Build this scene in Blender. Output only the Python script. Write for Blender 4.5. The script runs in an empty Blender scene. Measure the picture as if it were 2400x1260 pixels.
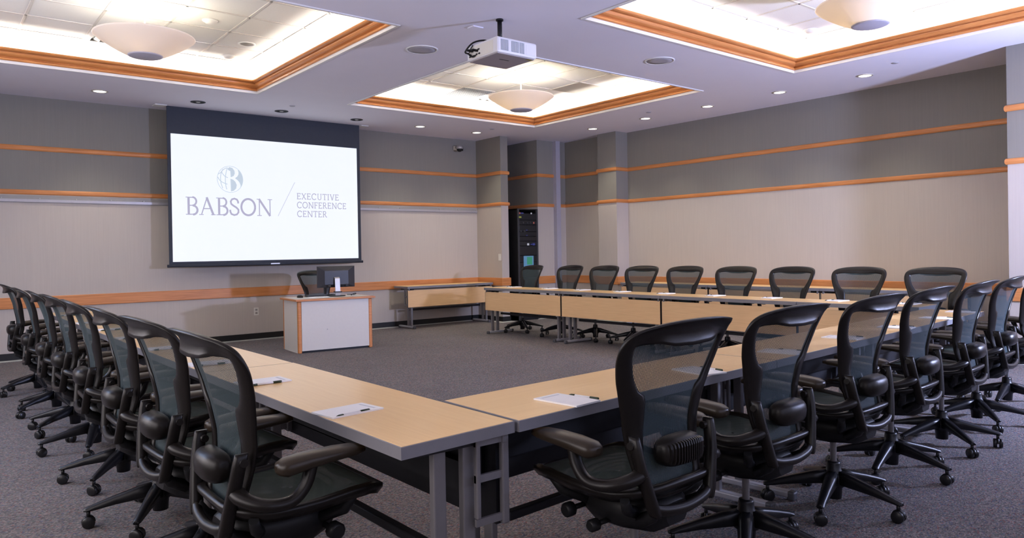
import bpy, bmesh, math, random
from math import pi, sin, cos, radians
from mathutils import Vector, Matrix
random.seed(11)
C = bpy.context.scene.collection
SC = bpy.context.scene

# ------------------------------------------------------------------ camera
F_PX, YAW, PITCH, ROLL, PY = 1731.74, radians(39.0626), radians(-0.2496), radians(-0.9826), 596.41
cam = bpy.data.cameras.new('camera'); camo = bpy.data.objects.new('camera', cam); C.objects.link(camo)
cam.sensor_width = 36.0; cam.lens = 36.0 * F_PX / 2400.0
cam.shift_y = -(630.0 - PY) / 2400.0
cam.clip_start = 0.05; cam.clip_end = 100
fw = Vector((sin(YAW) * cos(PITCH), cos(YAW) * cos(PITCH), sin(PITCH)))
r0 = Vector((cos(YAW), -sin(YAW), 0)); u0 = r0.cross(fw)
rr = r0 * cos(ROLL) + u0 * sin(ROLL); uu = u0 * cos(ROLL) - r0 * sin(ROLL)
m = Matrix((rr, uu, -fw)).transposed().to_4x4(); m.translation = Vector((0, 0, 1.31))
camo.matrix_world = m
SC.camera = camo

# ------------------------------------------------------------------ world, exposure, big lights
w = bpy.data.worlds.new('world'); SC.world = w; w.use_nodes = True
w.node_tree.nodes['Background'].inputs[0].default_value = (0.55, 0.6, 0.8, 1)
w.node_tree.nodes['Background'].inputs[1].default_value = 0.0
SC.view_settings.view_transform = 'Standard'
SC.view_settings.look = 'None'
SC.view_settings.exposure = 0.08
SC.view_settings.gamma = 1.0
SC.view_settings.use_curve_mapping = False

def lamp(name, typ, loc, power, col, rot=None, **kw):
    l = bpy.data.lights.new(name, typ); l.energy = power; l.color = col
    for k, v in kw.items(): setattr(l, k, v)
    o = bpy.data.objects.new(name, l); C.objects.link(o); o.location = loc
    if rot is not None: o.rotation_euler = rot
    return o
COOL = (0.72, 0.78, 1.0)
FLASH_R = (1500, (0.545, 0.616, 1.0)); FLASH_L = (70, (0.4, 0.6, 1.0)); FILL_L = (150, (1.0, 0.91, 0.92)); FILL_R = (50, (0.72, 0.72, 1.0))
WARM = (1.0, 0.94, 0.76)
COVE = (1.0, 0.98, 0.88)
# photographer's flash heads: right by the pier, left by the side wall
lamp('flash_right', 'SPOT', (7.9, -0.45, 1.75), FLASH_R[0], FLASH_R[1], Vector((-2.6, 11.5, 1.0)).to_track_quat('-Z', 'Y').to_euler(), spot_size=radians(135), spot_blend=0.85, shadow_soft_size=0.17)
lamp('flash_left', 'POINT', (-1.0, 6.9, 2.4), FLASH_L[0], FLASH_L[1], shadow_soft_size=0.15)
# added fill lamps in front of the unseen left and rear walls
lamp('rear_added_fill', 'AREA', (4.2, -0.56, 1.75), FILL_R[0], FILL_R[1], (pi / 2, 0, 0), shape='RECTANGLE', size=8.4, size_y=1.7)
lamp('left_added_fill', 'AREA', (-1.65, 4.5, 1.75), FILL_L[0], FILL_L[1], (pi / 2, 0, -pi / 2), shape='RECTANGLE', size=8.0, size_y=1.7)

H = 3.455; HT = 3.79
COFF = [(0.07, 6.05, 3.585, 9.69), (4.88, 6.17, 8.40, 9.67), (4.85, 1.35, 8.49, 4.88), (0.07, 1.35, 3.585, 4.88)]

# ------------------------------------------------------------------ materials
def nodes(name):
    mt = bpy.data.materials.new(name); mt.use_nodes = True
    nt = mt.node_tree; b = nt.nodes['Principled BSDF']
    return mt, nt, b
def mat(name, col, rough=0.5, metal=0.0, var=0.06, scale=30.0, spec=0.5, bump=0.0, bscale=None):
    mt, nt, b = nodes(name)
    tc = nt.nodes.new('ShaderNodeTexCoord'); nz = nt.nodes.new('ShaderNodeTexNoise')
    nz.inputs['Scale'].default_value = scale; nz.inputs['Detail'].default_value = 3
    nt.links.new(tc.outputs['Object'], nz.inputs['Vector'])
    mx = nt.nodes.new('ShaderNodeMix'); mx.data_type = 'RGBA'
    mx.inputs[6].default_value = (*[c * (1 - var) for c in col], 1)
    mx.inputs[7].default_value = (*[min(1, c * (1 + var)) for c in col], 1)
    nt.links.new(nz.outputs['Fac'], mx.inputs[0]); nt.links.new(mx.outputs[2], b.inputs['Base Color'])
    b.inputs['Roughness'].default_value = rough; b.inputs['Metallic'].default_value = metal
    b.inputs['Specular IOR Level'].default_value = spec
    if bump:
        bp = nt.nodes.new('ShaderNodeBump'); bp.inputs['Strength'].default_value = bump; bp.inputs['Distance'].default_value = 0.002
        if bscale:
            n2 = nt.nodes.new('ShaderNodeTexNoise'); n2.inputs['Scale'].default_value = bscale
            nt.links.new(tc.outputs['Object'], n2.inputs['Vector']); nt.links.new(n2.outputs['Fac'], bp.inputs['Height'])
        else: nt.links.new(nz.outputs['Fac'], bp.inputs['Height'])
        nt.links.new(bp.outputs['Normal'], b.inputs['Normal'])
    return mt
def emis(name, col, strength, base=(0.02, 0.02, 0.02), rough=0.4):
    mt, nt, b = nodes(name)
    b.inputs['Base Color'].default_value = (*base, 1); b.inputs['Roughness'].default_value = rough
    b.inputs['Emission Color'].default_value = (*col, 1); b.inputs['Emission Strength'].default_value = strength
    return mt
def wood(name, c1, c2, stretch, rough=0.38, scale=6.0, spec=0.5, axis='Object'):
    mt, nt, b = nodes(name)
    tc = nt.nodes.new('ShaderNodeTexCoord'); mp = nt.nodes.new('ShaderNodeMapping')
    mp.inputs['Scale'].default_value = stretch
    nz = nt.nodes.new('ShaderNodeTexNoise'); nz.inputs['Scale'].default_value = scale; nz.inputs['Detail'].default_value = 6
    nz.inputs['Distortion'].default_value = 0.15
    nt.links.new(tc.outputs[axis], mp.inputs[0]); nt.links.new(mp.outputs[0], nz.inputs['Vector'])
    cr = nt.nodes.new('ShaderNodeValToRGB')
    cr.color_ramp.elements[0].position = 0.3; cr.color_ramp.elements[0].color = (*c1, 1)
    cr.color_ramp.elements[1].position = 0.7; cr.color_ramp.elements[1].color = (*c2, 1)
    nt.links.new(nz.outputs['Fac'], cr.inputs[0]); nt.links.new(cr.outputs[0], b.inputs['Base Color'])
    b.inputs['Roughness'].default_value = rough; b.inputs['Specular IOR Level'].default_value = spec
    return mt
M = {}
# walls: grey vinyl above the middle rail, beige below
def wallmat():
    mt, nt, b = nodes('wallcovering')
    gm = nt.nodes.new('ShaderNodeNewGeometry'); sp = nt.nodes.new('ShaderNodeSeparateXYZ')
    nt.links.new(gm.outputs['Position'], sp.inputs[0])
    gt = nt.nodes.new('ShaderNodeMath'); gt.operation = 'GREATER_THAN'; gt.inputs[1].default_value = 2.197
    nt.links.new(sp.outputs['Z'], gt.inputs[0])
    mx = nt.nodes.new('ShaderNodeMix'); mx.data_type = 'RGBA'
    mx.inputs[6].default_value = (0.50, 0.445, 0.40, 1)
    mx.inputs[7].default_value = (0.238, 0.222, 0.198, 1)
    nt.links.new(gt.outputs[0], mx.inputs[0])
    nz = nt.nodes.new('ShaderNodeTexNoise'); nz.inputs['Scale'].default_value = 1.0; nz.inputs['Detail'].default_value = 4
    mp = nt.nodes.new('ShaderNodeMapping'); mp.inputs['Scale'].default_value = (60, 60, 2)
    nt.links.new(gm.outputs['Position'], mp.inputs[0]); nt.links.new(mp.outputs[0], nz.inputs['Vector'])
    m2 = nt.nodes.new('ShaderNodeMix'); m2.data_type = 'RGBA'; m2.blend_type = 'MULTIPLY'; m2.inputs[0].default_value = 1
    mr = nt.nodes.new('ShaderNodeMapRange'); mr.inputs['To Min'].default_value = 0.93; mr.inputs['To Max'].default_value = 1.06
    nt.links.new(nz.outputs['Fac'], mr.inputs['Value'])
    nt.links.new(mx.outputs[2], m2.inputs[6]); nt.links.new(mr.outputs[0], m2.inputs[7])
    nt.links.new(m2.outputs[2], b.inputs['Base Color'])
    b.inputs['Roughness'].default_value = 0.75; b.inputs['Specular IOR Level'].default_value = 0.25
    return mt
M['wall'] = wallmat()
M['glass'] = mat('window glass', (0.25, 0.30, 0.36), 0.05, var=0.02)
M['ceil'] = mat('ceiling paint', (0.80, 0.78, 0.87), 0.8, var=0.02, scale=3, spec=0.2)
M['white'] = mat('white paint', (0.8, 0.79, 0.78), 0.6, var=0.02)
M['cove'] = mat('cove white', (0.82, 0.80, 0.77), 0.8, var=0.02)
def tilemat():
    mt, nt, b = nodes('acoustic tile')
    gm = nt.nodes.new('ShaderNodeTexCoord')
    nz = nt.nodes.new('ShaderNodeTexNoise'); nz.inputs['Scale'].default_value = 120
    nt.links.new(gm.outputs['Object'], nz.inputs['Vector'])
    mx = nt.nodes.new('ShaderNodeMix'); mx.data_type = 'RGBA'
    mx.inputs[6].default_value = (0.76, 0.735, 0.71, 1); mx.inputs[7].default_value = (0.86, 0.835, 0.81, 1)
    nt.links.new(nz.outputs['Fac'], mx.inputs[0]); nt.links.new(mx.outputs[2], b.inputs['Base Color'])
    b.inputs['Roughness'].default_value = 0.9; b.inputs['Specular IOR Level'].default_value = 0.1
    return mt
M['tile'] = tilemat()
M['tbar'] = mat('ceiling grid bar', (0.62, 0.58, 0.55), 0.5, var=0.03)
M['oakx'] = wood('oak trim', (0.50, 0.178, 0.048), (0.66, 0.265, 0.088), (0.5, 0.5, 10), 0.42)
M['oakm'] = wood('oak crown moulding', (0.48, 0.175, 0.050), (0.62, 0.26, 0.085), (0.5, 0.5, 9), 0.33)
M['lam'] = wood('maple laminate', (0.88, 0.565, 0.245), (0.94, 0.63, 0.295), (1.2, 26, 6), 0.29, 3.0, 0.6)
M['lamp'] = wood('maple laminate panel', (0.78, 0.50, 0.255), (0.86, 0.565, 0.30), (1.2, 6, 26), 0.42, 3.0)
M['edge'] = mat('grey vinyl edge', (0.215, 0.21, 0.23), 0.45, var=0.05)
M['alu'] = mat('grey painted steel', (0.21, 0.20, 0.21), 0.45, 0.3, var=0.05)
M['footm'] = mat('light grey steel foot', (0.42, 0.42, 0.46), 0.45, 0.2)
M['foot'] = mat('dark foot cap', (0.10, 0.10, 0.11), 0.5, 0.3)
M['dark'] = mat('black plastic', (0.010, 0.010, 0.011), 0.42, var=0.2, spec=0.3)
M['tray'] = mat('dark cable tray', (0.02, 0.02, 0.024), 0.4, 0.3, var=0.2)
M['graph'] = mat('graphite nylon', (0.0085, 0.0068, 0.0060), 0.31, var=0.15, scale=60, spec=0.32, bump=0.15, bscale=900)
M['arm'] = mat('arm pad vinyl', (0.026, 0.018, 0.011), 0.34, var=0.15, spec=0.38)
M['chrome'] = mat('satin steel column', (0.62, 0.60, 0.60), 0.35, 0.5, var=0.03)
M['wheel'] = mat('caster black', (0.01, 0.01, 0.011), 0.35, var=0.2)
M['base'] = mat('base graphite', (0.008, 0.008, 0.010), 0.34, var=0.15, scale=40, spec=0.35, bump=0.1, bscale=700)
def mesh_fabric(name, col, fac, freq):
    mt, nt, b = nodes(name)
    tc = nt.nodes.new('ShaderNodeTexCoord'); sp = nt.nodes.new('ShaderNodeSeparateXYZ')
    nt.links.new(tc.outputs['Object'], sp.inputs[0])
    def wave(sock, fr):
        a = nt.nodes.new('ShaderNodeMath'); a.operation = 'MULTIPLY'; a.inputs[1].default_value = fr
        nt.links.new(sock, a.inputs[0])
        s = nt.nodes.new('ShaderNodeMath'); s.operation = 'SINE'; nt.links.new(a.outputs[0], s.inputs[0])
        g = nt.nodes.new('ShaderNodeMath'); g.operation = 'GREATER_THAN'; nt.links.new(s.outputs[0], g.inputs[0])
        return g
    g1 = wave(sp.outputs['X'], freq); g1.inputs[1].default_value = 0.05
    hz = wave(sp.outputs['Z'], freq * 1.9); hz.inputs[1].default_value = 0.6
    mxx = nt.nodes.new('ShaderNodeMath'); mxx.operation = 'MAXIMUM'
    nt.links.new(g1.outputs[0], mxx.inputs[0]); nt.links.new(hz.outputs[0], mxx.inputs[1])
    mr = nt.nodes.new('ShaderNodeMapRange'); mr.inputs['To Min'].default_value = fac[0]; mr.inputs['To Max'].default_value = fac[1]
    nt.links.new(mxx.outputs[0], mr.inputs['Value'])
    b.inputs['Base Color'].default_value = (*col, 1); b.inputs['Roughness'].default_value = 0.55; b.inputs['Specular IOR Level'].default_value = 0.2
    tr = nt.nodes.new('ShaderNodeBsdfTransparent'); ms = nt.nodes.new('ShaderNodeMixShader')
    nt.links.new(mr.outputs[0], ms.inputs[0]); nt.links.new(tr.outputs[0], ms.inputs[1]); nt.links.new(b.outputs[0], ms.inputs[2])
    nt.links.new(ms.outputs[0], nt.nodes['Material Output'].inputs['Surface'])
    return mt
M['pell'] = mesh_fabric('woven back mesh', (0.040, 0.060, 0.068), (0.42, 0.97), 1050)
M['seatm'] = mesh_fabric('woven seat mesh', (0.038, 0.052, 0.044), (0.85, 1.0), 1050)
def carpet():
    mt, nt, b = nodes('carpet')
    gm = nt.nodes.new('ShaderNodeNewGeometry')
    v = nt.nodes.new('ShaderNodeTexVoronoi'); v.inputs['Scale'].default_value = 105
    mp = nt.nodes.new('ShaderNodeMapping'); mp.inputs['Scale'].default_value = (1, 1.7, 1); mp.inputs['Rotation'].default_value = (0, 0, 0.5)
    nt.links.new(gm.outputs['Position'], mp.inputs[0]); nt.links.new(mp.outputs[0], v.inputs['Vector'])
    cr = nt.nodes.new('ShaderNodeValToRGB'); cr.color_ramp.interpolation = 'CONSTANT'
    el = cr.color_ramp.elements
    el[0].position = 0; el[0].color = (0.128, 0.116, 0.118, 1)
    el[1].position = 0.3; el[1].color = (0.205, 0.180, 0.178, 1)
    for p, c in ((0.58, (0.145, 0.162, 0.157)), (0.72, (0.28, 0.245, 0.235)), (0.86, (0.10, 0.12, 0.19)), (0.92, (0.25, 0.11, 0.10)), (0.96, (0.065, 0.065, 0.075))):
        e = el.new(p); e.color = (*c, 1)
    sp = nt.nodes.new('ShaderNodeSeparateColor'); nt.links.new(v.outputs['Color'], sp.inputs[0])
    nt.links.new(sp.outputs[0], cr.inputs[0])
    nz = nt.nodes.new('ShaderNodeTexNoise'); nz.inputs['Scale'].default_value = 1.2; nz.inputs['Detail'].default_value = 3
    nt.links.new(gm.outputs['Position'], nz.inputs['Vector'])
    mr = nt.nodes.new('ShaderNodeMapRange'); mr.inputs['To Min'].default_value = 0.85; mr.inputs['To Max'].default_value = 1.15
    nt.links.new(nz.outputs['Fac'], mr.inputs['Value'])
    mx = nt.nodes.new('ShaderNodeMix'); mx.data_type = 'RGBA'; mx.blend_type = 'MULTIPLY'; mx.inputs[0].default_value = 1
    nt.links.new(cr.outputs[0], mx.inputs[6]); nt.links.new(mr.outputs[0], mx.inputs[7])
    nt.links.new(mx.outputs[2], b.inputs['Base Color'])
    bp = nt.nodes.new('ShaderNodeBump'); bp.inputs['Strength'].default_value = 0.5; bp.inputs['Distance'].default_value = 0.004
    nt.links.new(v.outputs['Distance'], bp.inputs['Height']); nt.links.new(bp.outputs['Normal'], b.inputs['Normal'])
    b.inputs['Roughness'].default_value = 0.95; b.inputs['Specular IOR Level'].default_value = 0.1
    return mt
M['carpet'] = carpet()
M['baseb'] = mat('black vinyl base', (0.006, 0.006, 0.006), 0.5, var=0.2)
M['floorstrip'] = mat('pale grey strip', (0.44, 0.45, 0.42), 0.8)
M['rail'] = mat('aluminium display rail', (0.44, 0.42, 0.45), 0.35, 0.4)
M['railp'] = mat('rail backing', (0.30, 0.285, 0.27), 0.5)
M['scrblack'] = mat('black screen masking', (0.028, 0.034, 0.050), 0.7, var=0.1)
M['post'] = mat('lavender grey steel post', (0.38, 0.36, 0.42), 0.5)
M['cream'] = mat('cream laminate', (0.68, 0.645, 0.60), 0.45, var=0.03)
M['plate'] = mat('ivory plastic', (0.75, 0.72, 0.66), 0.4, var=0.02)
M['paper'] = mat('white paper', (0.95, 0.945, 0.95), 0.7, var=0.01)
M['ink'] = mat('grey printing', (0.66, 0.68, 0.72), 0.7, var=0.01)
M['pengreen'] = mat('dark green pen plastic', (0.012, 0.03, 0.008), 0.3)
M['penwhite'] = mat('white pen barrel', (0.8, 0.79, 0.8), 0.3, var=0.01)
M['silver'] = mat('silver plastic', (0.45, 0.43, 0.41), 0.35, 0.4)
M['projw'] = mat('projector white', (0.78, 0.77, 0.80), 0.4, var=0.02)
M['projg'] = mat('projector underside', (0.30, 0.27, 0.29), 0.5, var=0.04)
M['vent'] = mat('grey vent', (0.24, 0.27, 0.32), 0.5)
M['speaker'] = mat('speaker grille', (0.40, 0.385, 0.42), 0.7, var=0.04, scale=400)
M['retgrey'] = mat('grey grille', (0.30, 0.275, 0.25), 0.7, var=0.1, scale=150)
M['rack'] = mat('black rack steel', (0.010, 0.010, 0.012), 0.45, var=0.2)
M['rackpost'] = mat('rack rail', (0.05, 0.05, 0.055), 0.45, 0.3)
M['monitor'] = mat('monitor back plastic', (0.018, 0.018, 0.024), 0.38, var=0.1)
def glassbowl():
    mt, nt, b = nodes('frosted glass bowl')
    b.inputs['Base Color'].default_value = (0.86, 0.82, 0.78, 1); b.inputs['Roughness'].default_value = 0.35
    tl = nt.nodes.new('ShaderNodeBsdfTranslucent'); tl.inputs[0].default_value = (0.95, 0.80, 0.62, 1)
    ms = nt.nodes.new('ShaderNodeMixShader'); ms.inputs[0].default_value = 0.24
    nt.links.new(b.outputs[0], ms.inputs[1]); nt.links.new(tl.outputs[0], ms.inputs[2])
    nt.links.new(ms.outputs[0], nt.nodes['Material Output'].inputs['Surface'])
    return mt
M['bowl'] = glassbowl()
M['bowlcap'] = mat('bowl finial disc', (0.42, 0.40, 0.47), 0.5)
M['lit'] = emis('lit downlight lens', (1.0, 0.93, 0.82), 3.0, (0.8, 0.8, 0.8))
M['ring'] = mat('downlight trim ring', (0.55, 0.50, 0.42), 0.4)
M['scr'] = emis('projected white', (0.87, 0.92, 1.0), 0.86, (0.2, 0.2, 0.2), 0.8)
M['scrtext'] = emis('projected lettering', (0.40, 0.385, 0.53), 1.0, (0.05, 0.05, 0.05), 0.8)
M['scrthin'] = emis('projected thin lines', (0.60, 0.62, 0.75), 1.0, (0.05, 0.05, 0.05), 0.8)
M['scrlogo'] = emis('projected emblem', (0.50, 0.58, 0.68), 1.0, (0.05, 0.05, 0.05), 0.8)
M['teal'] = emis('lit teal display', (0.03, 0.22, 0.13), 0.9)
M['blue'] = emis('lit blue display', (0.12, 0.30, 0.55), 0.6)
M['ledw'] = emis('white indicator', (0.8, 0.8, 0.95), 0.45)
M['ledb'] = emis('blue indicator', (0.08, 0.10, 0.6), 0.25)
M['ledg'] = emis('yellow indicator', (0.6, 0.65, 0.1), 0.3)
M['ledr'] = emis('red indicator', (0.5, 0.12, 0.1), 0.5)

# ------------------------------------------------------------------ mesh builder
class MB:
    def __init__(s): s.v = []; s.f = []; s.sm = []
    def add(s, vs, fs, smooth=False):
        n = len(s.v); s.v += [tuple(v) for v in vs]
        for f in fs: s.f.append(tuple(i + n for i in f)); s.sm.append(smooth)
        return s
    def box(s, a, b, mt=None, bev=0.0):
        x0, y0, z0 = [min(p, q) for p, q in zip(a, b)]; x1, y1, z1 = [max(p, q) for p, q in zip(a, b)]
        if bev <= 0:
            vs = [(x0, y0, z0), (x1, y0, z0), (x1, y1, z0), (x0, y1, z0), (x0, y0, z1), (x1, y0, z1), (x1, y1, z1), (x0, y1, z1)]
            fs = [(3, 2, 1, 0), (4, 5, 6, 7), (0, 1, 5, 4), (1, 2, 6, 5), (2, 3, 7, 6), (3, 0, 4, 7)]
        else:
            bm = bmesh.new(); bmesh.ops.create_cube(bm, size=1)
            for v in bm.verts: v.co = Vector(((x0 + x1) / 2 + v.co.x * (x1 - x0), (y0 + y1) / 2 + v.co.y * (y1 - y0), (z0 + z1) / 2 + v.co.z * (z1 - z0)))
            bev = min(bev, 0.45 * min(x1 - x0, y1 - y0, z1 - z0))
            bmesh.ops.bevel(bm, geom=list(bm.edges), offset=bev, segments=2, affect='EDGES', profile=0.5)
            bm.verts.index_update(); vs = [v.co.copy() for v in bm.verts]; fs = [tuple(v.index for v in f.verts) for f in bm.faces]; bm.free()
        if mt is not None: vs = [mt @ Vector(v) for v in vs]
        return s.add(vs, fs, bev > 0 and False)
    def loft(s, rings, cap=True, closed=True, smooth=True, loop=False):
        n = len(rings[0]); vs = [p for r in rings for p in r]; fs = []
        R = len(rings)
        for i in range(R if loop else R - 1):
            j = (i + 1) % R
            for k in range(n if closed else n - 1):
                l = (k + 1) % n
                fs.append((i * n + k, i * n + l, j * n + l, j * n + k))
        s.add(vs, fs, smooth)
        if cap and not loop and closed:
            s.add(list(rings[0]), [tuple(range(n))[::-1]]); s.add(list(rings[-1]), [tuple(range(n))])
        return s
    def tube(s, pts, r, n=10, cap=True, flat=None, up=Vector((0, 0, 1))):
        pts = [Vector(p) for p in pts]; rings = []
        for i, p in enumerate(pts):
            t = (pts[min(i + 1, len(pts) - 1)] - pts[max(i - 1, 0)]).normalized()
            a = t.cross(up)
            if a.length < 1e-4: a = t.cross(Vector((0, 1, 0)))
            a.normalize(); b = a.cross(t).normalized()
            ri = r[i] if isinstance(r, (list, tuple)) else r
            fl = flat if flat else 1.0
            if isinstance(flat, (list, tuple)): fl = flat[i]
            ring = []
            for k in range(n):
                th = 2 * pi * k / n
                c, d = cos(th), sin(th)
                if n == 8 and flat: pass
                ring.append(p + a * (c * ri) + b * (d * ri * fl))
            rings.append(ring)
        return s.loft(rings, cap)
    def lathe(s, prof, n=24, c=(0, 0, 0), smooth=True):
        rings = [[(c[0] + r * cos(2 * pi * k / n), c[1] + r * sin(2 * pi * k / n), c[2] + z) for k in range(n)] for r, z in prof]
        return s.loft(rings, True, True, smooth)
    def cyl(s, a, b, r, n=16): return s.tube([a, b], r, n)
    def xf(s, mt): s.v = [tuple(mt @ Vector(v)) for v in s.v]; return s
    def build(s, name, mt, parent=None, loc=None, rot=None):
        me = bpy.data.meshes.new(name); me.from_pydata(s.v, [], s.f)
        me.materials.append(M[mt] if isinstance(mt, str) else mt)
        for p, sm in zip(me.polygons, s.sm): p.use_smooth = sm
        bm = bmesh.new(); bm.from_mesh(me); bmesh.ops.remove_doubles(bm, verts=bm.verts, dist=1e-6)
        bmesh.ops.recalc_face_normals(bm, faces=bm.faces); bm.to_mesh(me); bm.free()
        me.update()
        o = bpy.data.objects.new(name, me); C.objects.link(o)
        if parent is not None: o.parent = parent
        if loc is not None: o.location = loc
        if rot is not None: o.rotation_euler = rot
        return o
def tag(o, label=None, cat=None, group=None, kind=None):
    for k, v in (('label', label), ('category', cat), ('group', group), ('kind', kind)):
        if v: o[k] = v
    return o
def empty(name, loc, rz=0, **kw):
    o = bpy.data.objects.new(name, None); C.objects.link(o); o.location = loc; o.rotation_euler = (0, 0, rz)
    o.empty_display_size = 0.1
    return tag(o, **kw)
def copy_tree(o, parent=None):
    c = o.copy(); C.objects.link(c)
    if parent is not None: c.parent = parent; c.matrix_parent_inverse = o.matrix_parent_inverse.copy()
    for ch in list(o.children): copy_tree(ch, c)
    return c
def struct(o, label, cat):
    return tag(o, label, cat, None, 'structure')
def spline(pts, n):
    P = [Vector(p) for p in pts]; out = []
    m = len(P) - 1
    for i in range(n + 1):
        t = i / n * m; k = min(int(t), m - 1); u = t - k
        p0 = P[max(k - 1, 0)]; p1 = P[k]; p2 = P[k + 1]; p3 = P[min(k + 2, m)]
        out.append(0.5 * ((2 * p1) + (p2 - p0) * u + (2 * p0 - 5 * p1 + 4 * p2 - p3) * u * u + (3 * p1 - p0 - 3 * p2 + p3) * u ** 3))
    return out
def interp(x, tab):
    if x <= tab[0][0]: return tab[0][1]
    for (a, b), (c, d) in zip(tab, tab[1:]):
        if x <= c: return b + (d - b) * (x - a) / (c - a)
    return tab[-1][1]

# ------------------------------------------------------------------ room shell
XL, YR, YF, XR = -1.7, -0.6, 11.53, 10.24
fl = MB(); fl.box((XL - 0.1, YR - 0.1, -0.1), (10.5, 12.1, 0)); struct(fl.build('floor', 'carpet'), 'grey flecked carpet floor of the meeting room', 'floor')
def wall(name, a, b, label):
    return struct(MB().box(a, b).build(name, 'wall'), label, 'wall')
wall('wall_front', (XL - 0.1, YF, 0), (8.5, YF + 0.12, H), 'two-tone grey and beige wall behind the projection screen')
wall('wall_wing', (8.5, 10.77, 0), (8.67, 11.95, H), 'short wing wall with a light switch beside the rack alcove')
wall('wall_alcove', (8.67, 11.9, 0), (9.40, 12.0, H), 'dark back wall of the equipment alcove')
wall('wall_corner', (9.40, 10.77, 0), (10.4, 12.0, H), 'corner wall block right of the equipment rack')
wall('wall_recess', (10.14, 9.64, 0), (10.4, 10.77, H), 'recessed wall section between corner and pilaster')
wall('wall_pilaster', (9.93, 9.20, 0), (10.4, 9.66, H), 'projecting pilaster at far end of the right wall')
wall('wall_right', (XR, 2.85, 0), (XR + 0.15, 9.21, H), 'long two-tone wall behind the far row of chairs')
wall('wall_pier', (9.31, YR, 0), (10.4, 2.85, H), 'brightly lit wall pier at the right edge')
wall('wall_left', (XL - 0.1, YR, 0), (XL, YF, H), 'left side wall outside the view')
wall('wall_rear', (XL - 0.1, YR - 0.1, 0), (10.4, YR, H), 'rear wall behind the camera')

def window(n, a, b, ax, label):  # panes and bars added out of view to back the fill lamps
    t = tag(MB().box(a, b).build('window_%d' % n, 'glass'), label, 'window', None, 'structure')
    f = MB(); x0, y0, z0 = a; x1, y1, z1 = b
    d = 0.012
    if ax == 'x':
        for z in (z0, z1): f.box((x0, y0 - d, z - 0.03), (x1, y1 + d, z + 0.03))
        k = 7
        for i in range(k + 1): f.box((x0 + (x1 - x0) * i / k - 0.03, y0 - d, z0), (x0 + (x1 - x0) * i / k + 0.03, y1 + d, z1))
    else:
        for z in (z0, z1): f.box((x0 - d, y0, z - 0.03), (x1 + d, y1, z + 0.03))
        k = 7
        for i in range(k + 1): f.box((x0 - d, y0 + (y1 - y0) * i / k - 0.03, z0), (x1 + d, y0 + (y1 - y0) * i / k + 0.03, z1))
    f.build('window_frame', 'alu', t)
window(2, (0.0, YR + 0.002, 0.9), (8.4, YR + 0.014, 2.6), 'x', 'added unseen band of panes behind the rear fill lamp')
window(1, (XL + 0.002, 0.5, 0.9), (XL + 0.014, 8.5, 2.6), 'y', 'added unseen band of panes behind the left fill lamp')

# ceiling with four coffer openings
def ceiling():
    xs = sorted({XL - 0.1, 10.4} | {v for c in COFF for v in (c[0], c[2])}); ys = sorted({YR - 0.1, 12.05} | {v for c in COFF for v in (c[1], c[3])})
    mb = MB()
    for i in range(len(xs) - 1):
        for j in range(len(ys) - 1):
            cx, cy = (xs[i] + xs[i + 1]) / 2, (ys[j] + ys[j + 1]) / 2
            if any(c[0] < cx < c[2] and c[1] < cy < c[3] for c in COFF): continue
            mb.add([(xs[i], ys[j], H), (xs[i], ys[j + 1], H), (xs[i + 1], ys[j + 1], H), (xs[i + 1], ys[j], H)], [(0, 1, 2, 3)])
    for (x0, y0, x1, y1) in COFF:   # opening faces
        q = [(x0, y0), (x1, y0), (x1, y1), (x0, y1)]
        for k in range(4):
            a, b = q[k], q[(k + 1) % 4]
            mb.add([(*a, H), (*b, H), (*b, H + 0.03), (*a, H + 0.03)], [(0, 1, 2, 3)])
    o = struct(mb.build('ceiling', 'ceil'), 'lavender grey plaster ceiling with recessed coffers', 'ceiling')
    return o
ceil_o = ceiling()
E_ = 0.13
GRID = [(2.76, 7.67), (7.06, 9.03), (7.07, 4.60), (2.76, 3.0)]
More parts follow.
